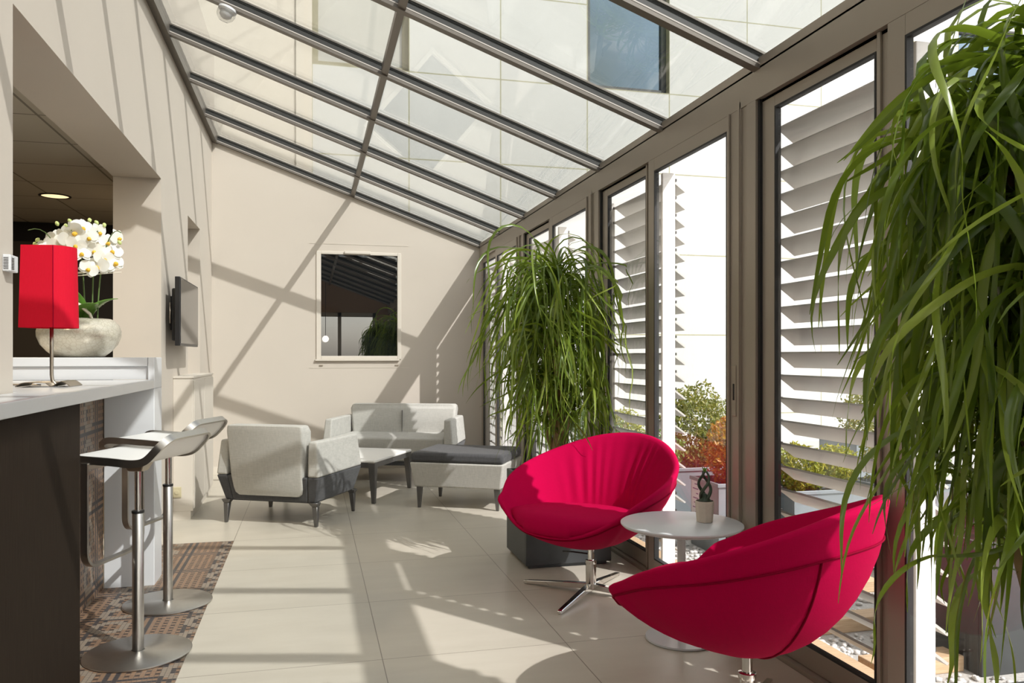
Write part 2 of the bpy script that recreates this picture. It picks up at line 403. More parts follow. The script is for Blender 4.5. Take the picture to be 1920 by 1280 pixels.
# ------------------------------------------------------------------ glass roof
RP=.924; rys=[YB-.012-RP*k for k in range(0,13)]
rf=thing('ceiling','sloping glazed conservatory roof on taupe aluminium rafters','roof',kind='structure')
XP=.42
def sl(x,dz): return (x,zroof(x)+dz)
def raf(y,wd):
    m=MB(); hw=wd/2
    def seg(hw,d0,d1):
        x0,x1=XL,XR+.02
        m.hexa([(x0,y-hw,zroof(x0)+d0),(x1,y-hw,zroof(x1)+d0),(x1,y+hw,zroof(x1)+d0),(x0,y+hw,zroof(x0)+d0),
                (x0,y-hw,zroof(x0)+d1),(x1,y-hw,zroof(x1)+d1),(x1,y+hw,zroof(x1)+d1),(x0,y+hw,zroof(x0)+d1)])
    seg(hw,-.012,.006); return m,seg
for y in rys:
    m,seg=raf(y,.046); ro=m.build('rafter',M['alu_roof'],rf)
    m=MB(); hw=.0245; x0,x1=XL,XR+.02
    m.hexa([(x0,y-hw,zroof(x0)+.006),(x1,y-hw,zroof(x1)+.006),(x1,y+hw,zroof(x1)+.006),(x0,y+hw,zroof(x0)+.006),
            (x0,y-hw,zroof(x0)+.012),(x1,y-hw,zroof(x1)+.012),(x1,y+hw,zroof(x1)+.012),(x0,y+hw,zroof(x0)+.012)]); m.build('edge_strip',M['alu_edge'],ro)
    m=MB(); hw=.012; x0,x1=XL,XR+.06
    m.hexa([(x0,y-hw,zroof(x0)+.008),(x1,y-hw,zroof(x1)+.008),(x1,y+hw,zroof(x1)+.008),(x0,y+hw,zroof(x0)+.008),
            (x0,y-hw,zroof(x0)+.056),(x1,y-hw,zroof(x1)+.056),(x1,y+hw,zroof(x1)+.056),(x0,y+hw,zroof(x0)+.056)]); m.build('gasket',M['web'],ro)
    m=MB(); hw=.022
    m.hexa([(x0,y-hw,zroof(x0)+.056),(x1,y-hw,zroof(x1)+.056),(x1,y+hw,zroof(x1)+.056),(x0,y+hw,zroof(x0)+.056),
            (x0,y-hw,zroof(x0)+.066),(x1,y-hw,zroof(x1)+.066),(x1,y+hw,zroof(x1)+.066),(x0,y+hw,zroof(x0)+.066)]); m.build('cover_strip',M['alu_roof'],ro)
for i in range(len(rys)-1):
    a,b=rys[i+1]+.023,rys[i]-.023; x0,x1=XP-.018,XP+.018
    MB().hexa([(x0,a,zroof(x0)-.004),(x1,a,zroof(x1)-.004),(x1,b,zroof(x1)-.004),(x0,b,zroof(x0)-.004),
               (x0,a,zroof(x0)+.038),(x1,a,zroof(x1)+.038),(x1,b,zroof(x1)+.038),(x0,b,zroof(x0)+.038)]).build('purlin',M['alu_roof'],rf)
    for (p,q) in ((XL+.05,XP-.012),(XP+.012,XR+.14)):
        a2,b2=rys[i+1]+.012,rys[i]-.012; d0,d1=.040,.050
        MB().hexa([(p,a2,zroof(p)+d0),(q,a2,zroof(q)+d0),(q,b2,zroof(q)+d0),(p,b2,zroof(p)+d0),
                   (p,a2,zroof(p)+d1),(q,a2,zroof(q)+d1),(q,b2,zroof(q)+d1),(p,b2,zroof(p)+d1)]).build('glass_pane',M['roof_glass'],rf)
x0,x1=XL,XL+.055
MB().hexa([(x0,YR,zroof(x0)-.02),(x1,YR,zroof(x1)-.02),(x1,YB,zroof(x1)-.02),(x0,YB,zroof(x0)-.02),
           (x0,YR,zroof(x0)+.09),(x1,YR,zroof(x1)+.09),(x1,YB,zroof(x1)+.09),(x0,YB,zroof(x0)+.09)]).build('ridge_rail',M['alu_roof'],rf)

# header beam over the doors
h=MB(); h.box(XR,XR+.16,YR,YB,2.228,ZE+.0)
h.hexa([(XR,YR,ZE-.01),(XR+.16,YR,ZE-.01),(XR+.16,YB,ZE-.01),(XR,YB,ZE-.01),(XR,YR,ZE+.036),(XR+.16,YR,ZE),(XR+.16,YB,ZE),(XR,YB,ZE+.036)]); h.box(XR+.024,XR+.026,YR,YB,2.215,2.228); h.box(XR+.16,XR+.20,YR,YB,2.27,ZE+.028)
struct(h.build('trim_1',M['alu'],bevel=.003),'taupe aluminium eaves beam above the sliding doors','beam')
th=MB(); th.box(XR,XR+.045,YR,YB,0,.018); th.box(XR+.065,XR+.12,YR,YB,0,.018); th.box(XR+.14,XR+.18,YR,YB,0,.02)
struct(th.build('trim_2',M['alu']),'taupe aluminium bottom track of the sliding doors','door track')
bnds=[8.42-1.848*k+.06 for k in range(0,6)]   # bay boundaries
bnds=[3.0+1.848*k for k in range(-2,4)]
DT=2.228
mull=MB
for k,b in enumerate(bnds):
    if b>YB: continue
    m=MB(); m.box(XR+.005,XR+.055,b+.006,b+.05,.018,DT)          # fixed post
    m.box(XR,XR+.03,b+.05,b+.062,.018,DT+.03)
    m.box(XR,XR+.022,b-.064,b+.006,.018,DT); m.box(XR+.022,XR+.055,b-.075,b-.069,.018,DT)
    mo=m.build('trim_%d'%(3+k),M['alu'],bevel=.002); struct(mo,['taupe door post nearest the viewpoint','taupe door post beside the nearer large plant','taupe double door post beside the small round table','taupe door post behind the farther large plant','taupe door post nearest the end wall','taupe post at the end wall'][k],'door post')
    g=MB(); g.box(XR+.012,XR+.05,b-.078,b-.0645,.018,DT); g.box(XR+.024,XR+.03,b-.86,b-.07,DT-.012,DT); g.build('gasket',M['gasket'],mo)  # black strips paint in the shade of the recess around the outer sash
def sash(name,label,xc,ya,yb,handle=None,sa=.072,tr=.065):
    d=thing(name,label,'sliding door',(xc,0,0),0,kind='structure'); t=.011; s=.09
    f=MB(); f.box(-t,t,ya,ya+sa,.02,DT); s=.09 if tr<.06 else .078
    f.box(-t,t,yb-s,yb,.02,DT); f.box(-t,t,ya+sa,yb-s,DT-tr,DT); f.box(-t,t,ya+sa,yb-s,.02,.10)
    # thin interlock fins
    f.box(-t-.01,-t,ya,ya+.014,.02,DT); f.box(-t-.01,-t,ya+sa-.03,ya+sa-.014,.02,DT)
    f.build('door_frame',M['alu'],d,bevel=.002)
    gk=MB(); q=.008
    gk.box(-.0125,.0125,ya+sa,ya+sa+q,.1,DT-tr); gk.box(-.0125,.0125,yb-s-q,yb-s,.1,DT-tr); gk.box(-.0125,.0125,ya+sa+q,yb-s-q,DT-tr-q,DT-tr); gk.box(-.0125,.0125,ya+sa+q,yb-s-q,.1,.1+q)
    gk.build('gasket',M['gasket'],d)
    MB().box(-.006,.006,ya+sa,yb-s,.1,DT-tr).build('glass_pane',M['door_glass'],d)
    if handle:
        hp=MB().box(-t-.004,-t+.002,handle-.017,handle+.017,.92,1.14).build('handle_plate',M['alu'],d,bevel=.004)
        MB().box(-t-.0055,-t,handle-.006,handle+.006,.99,1.06).build('handle_slot',M['gasket'],hp)
    return d
n=1; names=['bay behind the viewpoint','bay next to the nearer large plant','bay behind the near red chair','bay behind the small round table','bay behind the farther large plant','last bay before the end wall']
for k,b in enumerate(bnds):
    # the half of the bay toward the viewpoint from b+1.848 .. : outer (far) and inner (near) sashes of the bay ending at b
    if b>YB+.1: continue
    sash('door_%d'%n,'outer sliding glass door of the '+names[k],XR+.036,b-.846,b-.076,None,.09,.054); n+=1
    sash('door_%d'%n,'inner sliding glass door of the '+names[k],XR+.0115,b-1.797,b-.838,b-1.745,.115,.066); n+=1
# last narrow pane at the end wall

# ------------------------------------------------------------------ louver screens outside
def louver(k,b):
    lab=['louver screen outside behind the viewpoint','louver screen outside the nearest door bay','louver screen of tilted slats outside, seen beside the near red chair','louver screen of tilted slats outside, beyond the small round table','louver screen of tilted slats outside, behind the farther large plant','louver screen of tilted slats outside, next to the end wall'][k]
    o=thing('louver_screen',lab,'louver screen',(0,b,0))
    m=MB(); z=.139
    while z<2.15:
        # profile from inner-high to outer-low, slightly cambered
        pr=[(1.893,z+.026),(1.921,z+.006),(1.948,z-.0135),(1.976,z-.034)]
        vs=[];fs=[]
        for y in (-.862,-.028):
            for (x,zz) in pr: vs.append((x,y,zz))
            for (x,zz) in reversed(pr): vs.append((x-.006,y,zz-.007))
        L=8
        for i in range(L): fs.append((i,(i+1)%L,L+(i+1)%L,L+i))
        fs.append(tuple(range(L-1,-1,-1))); fs.append(tuple(range(L,2*L)))
        m.add(vs,fs)
        m.box(1.885,1.915,-.03,-.016,z+.012,z+.026,1); m.box(1.885,1.915,-.876,-.860,z+.012,z+.026,1); z+=.0938
    m.build('slat_panel',[M['louver'],M['alu_dark']],o)
    MB().box(1.823,1.897,-.895,-.872,-.02,2.16).build('post',M['post_white'],o,bevel=.004)
    MB().box(1.823,1.897,-.018,.005,-.02,2.16).build('post',M['louver'],o,bevel=.004)
for k,b in enumerate(bnds):
    if k: louver(k,b)

# ------------------------------------------------------------------ outside
struct(MB().box(1.96,22,-6,10.2,-.2,-.055).build('ground',M['gravel_base']),'bed of pale gravel on the terrace outside the doors','ground')
rnd=random.Random(3)
g=MB()
ico_v=[];t=(1+5**.5)/2
ico=[(-1,t,0),(1,t,0),(-1,-t,0),(1,-t,0),(0,-1,t),(0,1,t),(0,-1,-t),(0,1,-t),(t,0,-1),(t,0,1),(-t,0,-1),(-t,0,1)]
icf=[(0,11,5),(0,5,1),(0,1,7),(0,7,10),(0,10,11),(1,5,9),(5,11,4),(11,10,2),(10,7,6),(7,1,8),(3,9,4),(3,4,2),(3,2,6),(3,6,8),(3,8,9),(4,9,5),(2,4,11),(6,2,10),(8,6,7),(9,8,1)]
for i in range(4200):
    x=2.08+rnd.random()**1.3*2.0; y=rnd.uniform(1.6,5.3); s=rnd.uniform(.007,.015)
    if any(a-.03<x<b+.03 and c_-.03<y<d_+.03 for a,b,c_,d_ in ((2.43,2.83,4.46,4.83),(2.93,3.5,4.42,4.83),(3.62,4.25,4.42,4.86),(2.5,3.25,2.54,3.05))): continue
    if x<2.94 and any(abs(y-q)<.08 for q in (2.14,2.66,3.15,3.65,4.12)): continue
    a=rnd.uniform(0,PI); ca,sa=math.cos(a),math.sin(a); sx,sy,sz=s*rnd.uniform(.6,.9),s*rnd.uniform(.45,.7),s*rnd.uniform(.35,.55)
    g.add([(x+(v[0]*sx*ca-v[1]*sy*sa),y+(v[0]*sx*sa+v[1]*sy*ca),-.048+v[2]*sz) for v in ico],icf)
tag(g.build('gravel',M['gravel'],None,True,normals=False),'white pebbles scattered over the terrace bed','gravel',kind='stuff')
o=MB().box(1.975,2.055,.2,7.5,-.055,.0).build('timber_sleeper',M['timber'],bevel=.005); tag(o,'long timber edging running beside the door track outside','timber')
for y,lab in ((2.14,'nearest cross timber in the gravel outside'),(2.66,'cross timber in the gravel in front of the big dark outdoor planter'),(3.15,'cross timber in the gravel just behind the big dark outdoor planter'),(3.65,'fourth cross timber in the gravel from the viewpoint'),(4.12,'farthest cross timber in front of the zinc planter row')):
    o=MB().box(-.42,.42 if y!=2.66 else -.02,-.055,.055,0,.062).build('timber_sleeper',M['timber'],bevel=.005); o.location=(2.50,y,-.055); tag(o,lab,'timber','timbers across the gravel bed')

def bush(parent,name,cx,cy,cz,rx,ry,rz,n,leaf,mat,seed):
    r=random.Random(seed); m=MB()
    for i in range(n):
        while True:
            p=Vector((r.uniform(-1,1),r.uniform(-1,1),r.uniform(-.9,1)))
            q=p.length
            if .45<q<1: break
        k=1+.28*noise.noise(p*2.2+Vector((seed,0,0)))
        P=Vector((cx+p.x*rx*k,cy+p.y*ry*k,cz+p.z*rz*k))
        d=Vector((r.gauss(0,1),r.gauss(0,1),r.gauss(.3,1))).normalized(); e=d.orthogonal().normalized(); e.rotate(Matrix.Rotation(r.uniform(0,6.28),3,d)); f=d.cross(e)
        s=leaf*r.uniform(.7,1.3)
        m.add([P-e*s,P+f*s*.42+d*s*.12,P+e*s,P-f*s*.42+d*s*.12],[(0,1,2),(0,2,3)])
    return m.build(name,mat,parent,normals=False)
def outplanter(label,x0,x1,y0,y1,z1,shrubs,mat='planter_out'):
    cx,cy=(x0+x1)/2,(y0+y1)/2; hx,hy=(x1-x0)/2,(y1-y0)/2
    o=thing('outdoor_planter',label,'planter',(cx,cy,-.055)); Z=z1+.055; w=.018
    m=MB(); m.box(-hx,hx,-hy,-hy+w,0,Z); m.box(-hx,hx,hy-w,hy,0,Z); m.box(-hx,-hx+w,-hy+w,hy-w,0,Z); m.box(hx-w,hx,-hy+w,hy-w,0,Z); m.box(-hx+w,hx-w,-hy+w,hy-w,0,.05)
    m.box(-hx-.012,hx+.012,-hy-.012,-hy,Z-.02,Z+.004); m.box(-hx-.012,-hx,-hy,hy,Z-.02,Z+.004)
    m.build('planter_box',M[mat],o,bevel=.003)
    MB().box(-hx+w,hx-w,-hy+w,hy-w,.05,Z-.06).build('soil',M['soil'],o)
    for i,(sx,sy,rx,ry,rz,n,lf,mt) in enumerate(shrubs):
        MB().tube([(sx,sy,Z-.08),(sx+.01,sy,Z+rz*.5),(sx,sy,Z+rz)],[.012,.01,.006],6).build('stem',M['timber'],o)
        bush(o,'shrub',sx,sy,Z+rz*.75,rx,ry,rz,int(n*1.9),lf,M[mt],int(abs(x0*100+i*13+y0*7)))
    return o
p1=outplanter('square zinc planter with an orange and yellow shrub and a paper tag',2.43,2.83,4.46,4.83,.39,[(.02,.0,.20,.19,.235,1500,.017,'orange_leaf'),(.08,-.02,.15,.17,.17,500,.017,'yellow_leaf')])
tg=MB().box(-.206,-.2005,.055,.165,.18,.43).build('plant_tag',M['label_paper'],p1)
ln=MB()
for i in range(7): ln.box(-.2068,-.206,.07,.07+[.05,.075,.03,.07,.06,.075,.04][i],.40-.03*i,.407-.03*i)
ln.build('tag_print',M['ink'],tg)
outplanter('wide pale planter with a tall olive-yellow shrub behind the tagged planter',2.45,3.35,5.35,6.1,.36,[(.02,.0,.30,.28,.34,2200,.02,'olive_leaf'),(-.33,-.18,.14,.16,.15,600,.018,'green_leaf'),(.32,.1,.2,.2,.2,800,.018,'olive_leaf')])
outplanter('zinc planter with a yellow-green hedge, right of the tagged planter',2.93,3.50,4.42,4.83,.33,[(-.12,0,.17,.17,.16,1300,.017,'yellow_leaf'),(.14,0,.16,.17,.15,1300,.017,'yellow_leaf')])
outplanter('zinc planter with a grey-green bush, farther right along the row',3.62,4.25,4.42,4.86,.33,[(-.05,0,.28,.2,.24,1500,.016,'olive_leaf'),(.18,.0,.14,.16,.16,600,.016,'green_leaf')])
outplanter('long zinc planter with green bushes at the far left outside the glass',2.35,3.1,6.9,7.5,.33,[(-.12,0,.26,.24,.22,1300,.02,'green_leaf'),(.2,0,.2,.2,.2,900,.02,'yellow_leaf')])
outplanter('big dark planter standing on the gravel close to the nearer large plant',2.50,3.25,2.54,3.05,.46,[(.15,.0,.3,.22,.22,1200,.02,'green_leaf')],'planter')
outplanter('zinc planter with an olive bush at the back of the terrace',5.2,6.2,6.8,7.4,.33,[(0,0,.45,.3,.35,1800,.024,'olive_leaf')])

# facade of the neighbouring building
FY=10.2; b=thing('building','white panelled building with deep windows rising beyond the glass roof','building',(0,FY,0))
PW=.1175*FY; PX=.0011*FY; ZW=1.18+.3547*FY; PH=.1087*FY
cells=[(PX,PX+PW,ZW,ZW+1.75*PH),(PX+3*PW,PX+4*PW,ZW,ZW+1.75*PH),(PX+8*PW,PX+9*PW,ZW-.4*PH,ZW+1.3*PH)]
m=MB(); xs=sorted({-.0+PX,18}|{c[0] for c in cells}|{c[1] for c in cells})
for a,c_ in zip(xs[:-1],xs[1:]):
    cl=[c for c in cells if abs(c[0]-a)<1e-6]
    if cl: z0,z1=cl[0][2],cl[0][3]; m.box(a,c_,0,.45,-.2,z0); m.box(a,c_,0,.45,z1,9)
    else: m.box(a,c_,0,.45,-.2,9)
m.build('panel_wall',M['facade'],b)
MB().box(-4.5,PX,-.02,.45,-.2,9).build('rendered_wall',M['render'],b)
MB().box(PX-.19,PX-.09,-.05,-.02,-.2,9).build('pilaster',M['render'],b)
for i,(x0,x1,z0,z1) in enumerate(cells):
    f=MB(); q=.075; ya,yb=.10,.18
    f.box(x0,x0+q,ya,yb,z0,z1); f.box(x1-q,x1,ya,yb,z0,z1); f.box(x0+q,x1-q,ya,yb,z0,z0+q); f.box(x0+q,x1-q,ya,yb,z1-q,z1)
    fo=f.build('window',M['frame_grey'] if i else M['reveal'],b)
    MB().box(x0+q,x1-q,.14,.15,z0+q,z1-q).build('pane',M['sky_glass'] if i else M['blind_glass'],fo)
    rv=MB(); rv.box(x0,x0+.01,.005,.10,z0,z1); rv.box(x0,x1,.005,.10,z0,z0+.01); rv.build('reveal',M['reveal'],fo)

# ------------------------------------------------------------------ bar
YD=3.147; ZT=1.058
bc=thing('bar_cabinet','dark wood bar front with a mosaic tiled recess and white end panel','bar counter',(-.9,3,0))
def loc(m): return m.xf(Matrix.Translation((.9,-3,0)))
pl=[(-.80,.2),(-.80,YD),(-1.02,YD),(-1.02,2.99),(-.955,2.99),(-.955,.2)]
loc(MB().prism(pl,.0,1.012)).build('front_panel',M['wenge'],bc,bevel=.002)
loc(MB().box(-1.10,-1.02,YD,4.43,0,1.012)).build('mosaic_panel',M['mosaic_wall'],bc)
loc(MB().box(-1.018,-.78,4.432,4.64,0,1.012).box(-.812,-.78,4.432,4.64,1.012,1.172)).build('end_panel',M['white'],bc,bevel=.004)
tag(loc(MB().prism([(-.78,.2),(-.78,4.43),(-2.3,4.43),(-2.3,2.995),(-.957,2.995),(-.957,.2)],1.013,ZT)).xf(Matrix.Translation((-.9,3,0))).build('bar_worktop',M['white_top'],bevel=.004),'white bar worktop carrying the red table lamp','worktop')
bl=thing('bar_ledge','raised white shelf with a low splashback at the far end of the bar','bar shelf',(-1.5,4.6,0))
MB().box(-.80,.686,-.165,.17,1.127,1.172).build('shelf',M['white'],bl,bevel=.003)
MB().box(-.80,.686,-.15,-.13,ZT+.001,1.127).build('splashback',M['white'],bl)
tr=MB().box(-.05,.05,-.04,.04,0,.012).build('serving_tray',M['wenge'],bevel=.003); tr.location=(-1.52,4.33,ZT+.001); tag(tr,'small dark flat box lying on the worktop beside the near wall','tray')

# table lamp
lp=thing('table_lamp','red fabric table lamp standing on the white bar worktop','table lamp',(-1.000,3.53,ZT+.001))
prof=[(x-.028,z) for x,z in [(-.075,0.002),(-.068,.008),(-.055,.015),(-.04,.018),(0,.018),(.03,.016),(.043,.006),(.05,.003),(.058,.006),(.072,.018),(.085,.022),(.098,.018),(.110,.008),(.117,.002)]]
m=MB(); m.band([(x,0,z+.0) for x,z in prof],(0,1,0),.17,.003); m.build('base_plate',M['nickel'],lp)
m=MB(); m.tube([(.022,0,.006),(.012,0,.010),(.003,0,.022),(0,0,.045),(0,0,.12),(0,0,.30)],.0072,12); m.build('pole',M['nickel'],lp,True)
def cr(pts,n=8):
    out=[]; m=len(pts)
    for i in range(m):
        p0,p1,p2,p3=[Vector((*pts[(i+j-1)%m],0)) for j in range(4)]
        for k in range(n):
            t=k/n; out.append(tuple((.5*((2*p1)+(p2-p0)*t+(2*p0-5*p1+4*p2-p3)*t*t+(3*p1-p0-3*p2+p3)*t**3)).xy))
    return out
arc=[(.028,-.080)]
for i in range(1,13):
    a=R(-68+i*12); arc.append((-.008+.100*math.cos(a),.012+.098*math.sin(a)))
arc+= [(-.06,.09),(-.09,.05),(-.101,0),(-.104,-.04),(-.100,-.056)]
m=MB(); n_=len(arc); z0,z1=.232,.553
vs=[(x*1.01,y*1.01,z0) for x,y in arc]+[(x*.94,y*.94,z1) for x,y in arc]; m.add(vs,[(i,(i+1)%n_,n_+(i+1)%n_,n_+i) for i in range(n_)])
sh=m.build('lamp_shade',M['lampshade'],lp); q=sh.modifiers.new('Solid','SOLIDIFY'); q.thickness=.003
m=MB(); m.tube([(.028*1.01,-.0805*1.01-.001,z0),(.028*.94,-.0805*.94-.001,z1)],.0012,6); m.build('shade_seam',M['red_dark'],lp)
m=MB(); m.tube([(0,0,.30),(0,0,.36)],.014,12); m.build('lamp_socket',M['white'],lp)
m=MB(); m.tube([(-.06,.07,.004),(-.2,.16,.003),(-.35,.2,.003),(-.5,.22,.003)],.0025,6); m.build('power_cord',M['alu_light'],lp)

# orchid bowl
ob=thing('orchid_bowl','white orchids in a wide pearl-glazed bowl on the raised bar shelf','orchid',(-1.172,4.60,1.173))
bp=[(.10,0),(.118,.004),(.150,.03),(.180,.065),(.196,.105),(.198,.135),(.188,.165),(.168,.19),(.150,.200),(.143,.198),(.150,.185),(.16,.16),(.10,.15),(.0,.15)]
MB().lathe(bp,64,cap=False).build('bowl',M['bowl'],ob,True)
MB().lathe([(.155,.168),(.0,.178)],24,cap=False).build('moss',M['soil'],ob)
rnd=random.Random(11)
def flower_mesh():
    m=MB()
    def petal(ang,L,W,cup):
        n1,n2=7,5; vs=[];fs=[]; ca,sa=math.cos(ang),math.sin(ang)
        for i in range(n1):
            t=i/(n1-1); w=W*math.sin(PI*min(1,t*.9+.07))**.6
            for j in range(n2):
                u=(j/(n2-1)-.5)*2; x=L*t; y=w*u; z=-cup*t*t+.25*cup*u*u
                vs.append((x*ca-y*sa,x*sa+y*ca,z))
        for i in range(n1-1):
            for j in range(n2-1): fs.append((i*n2+j,(i+1)*n2+j,(i+1)*n2+j+1,i*n2+j+1))
        m.add(vs,fs,0)
    for a in (90,215,325): petal(R(a),.048,.019,.012)
    o=len(m.v)
    for a in (12,168): petal(R(a),.052,.031,.008)
    m.v[o:]=[(x,y,z+.004) for x,y,z in m.v[o:]]
    m.lathe([(.0,.004),(.008,.006),(.011,.014),(.007,.022),(.0,.024)],10,(0,-.008,0),1,False)
    for a in (-60,-120): 
        m.lathe([(.0,.0),(.006,.004),(.004,.012),(0,.014)],8,(.011*math.cos(R(a)),.014*math.sin(R(a)),.004),1,False)
    return m
stems=[]
spots=[(-.17,-.03,.50),(-.155,.02,.57),(-.13,-.06,.55),(-.115,-.10,.47),(-.12,.03,.62),(-.075,-.08,.57),(-.06,-.03,.63),(-.065,-.12,.51),(-.02,-.10,.60),(.01,-.12,.64),(.035,-.09,.66),(.02,-.14,.57),(-.015,-.15,.50),(.045,-.15,.52),(.07,-.1,.61),(.085,-.07,.55),(.1,-.05,.65),(.11,-.09,.47),(.14,-.03,.60),(.135,-.08,.51),(.165,-.04,.55),(.175,-.05,.49),(.075,-.13,.45),(-.09,.0,.52),(.18,.0,.63),(.05,-.02,.57)]
fmesh=None
for i,(x,y,z) in enumerate(spots):
    if fmesh is None: fo=flower_mesh().build('flower',[M['petal'],M['lip']],ob,True); fmesh=fo
    else: fo=fmesh.copy(); C.objects.link(fo); fo.parent=ob
    fo.location=(x,y,z)
    d=Vector((rnd.gauss(.25,.45)+x*2,rnd.gauss(-1,.25),rnd.gauss(-.02,.3))).normalized()
    fo.rotation_euler=(d.to_track_quat('Z','Y')@__import__('mathutils').Quaternion((0,0,1),rnd.gauss(0,.25))).to_euler()
    fo.scale=(rnd.uniform(.9,1.15),)*3
for i,(x,y,a) in enumerate(((-.06,.0,-1),(.02,.02,-.4),(.06,.0,.35),(.09,-.02,.9),(-.02,-.03,.1))):
    m=MB(); pts=[]
    for k in range(14):
        t=k/13; pts.append((x+a*.15*t*t,y-.10*t*t*t,.16+.52*math.sin(t*PI/2*1.02)-.04*t**5))
    m.tube(pts,[.0042-.002*k/13 for k in range(14)],6); m.build('flower_stem',M['orchid_stem'],ob,True)
for i,(x,y,z) in enumerate(((-.20,-.03,.58),(-.215,-.02,.55),(-.1,-.02,.69),(-.03,-.06,.70),(.06,-.05,.71),(.09,-.04,.70),(.125,-.03,.69),(.2,-.04,.6),(-.185,-.04,.60),(-.06,-.02,.68))):
    o=MB().lathe([(0,-.014),(.007,-.009),(.0105,0),(.007,.009),(0,.014)],10,cap=False).build('bud',M['bud'],ob,True); o.location=(x,y,z); o.rotation_euler=(rnd.uniform(-.6,.6),rnd.uniform(-.8,.8),0)
def strap(m,p0,d,L,W,droop,n=9,up=.6):
    vs=[];fs=[]; d=Vector(d).normalized(); side=d.cross(Vector((0,0,1))).normalized(); p=Vector(p0); e=up
    for i in range(n):
        t=i/(n-1); w=W*(.55+.45*math.sin(PI*min(1,t+.15)))*(1-t**5)
        for u,dz in ((-1,.18),(0,0),(1,.18)): vs.append(p+side*w*u+Vector((0,0,dz*w)))
        p=p+(d*math.cos(e)+Vector((0,0,math.sin(e))))*(L/(n-1)); e-=droop/(n-1)
    for i in range(n-1):
        for j in range(2): fs.append((i*3+j,(i+1)*3+j,(i+1)*3+j+1,i*3+j+1))
    m.add(vs,fs)
for d,L,W,dr,up in (((1,-.3,0),.20,.035,1.5,.75),((.6,-.8,0),.2,.04,1.6,.6),((-.3,-1,0),.2,.04,1.8,.7),((-1,-.2,0),.22,.035,1.6,.7),((.2,-.9,0),.16,.035,1.0,1.0),((.3,.8,0),.2,.035,1.6,.7)):
    m=MB(); strap(m,(d[0]*.03,d[1]*.03-.02,.18),d,L*1.15,W*1.25,dr*.75,9,up+.35); o=m.build('leaf',M['orchid_leaf'],ob,True); o.modifiers.new('Solid','SOLIDIFY').thickness=.003
m=MB(); m.tube([(-.10,-.1,.33),(-.03,-.11,.30),(.03,-.11,.265),(.075,-.105,.22),(.09,-.10,.17)],[.006,.008,.009,.008,.007],8); m.build('driftwood_stick',M['stick'],ob,True)
for k,(z0,z1) in enumerate(((.425,.475),(.43,.46),(.42,.445))):
    MB().tube([(-.16,-.05-.01*k,z0-.02),(.21,-.06+.01*k,z1)],[.004,.0022],6).build('support_cane',M['stick'],ob,True)

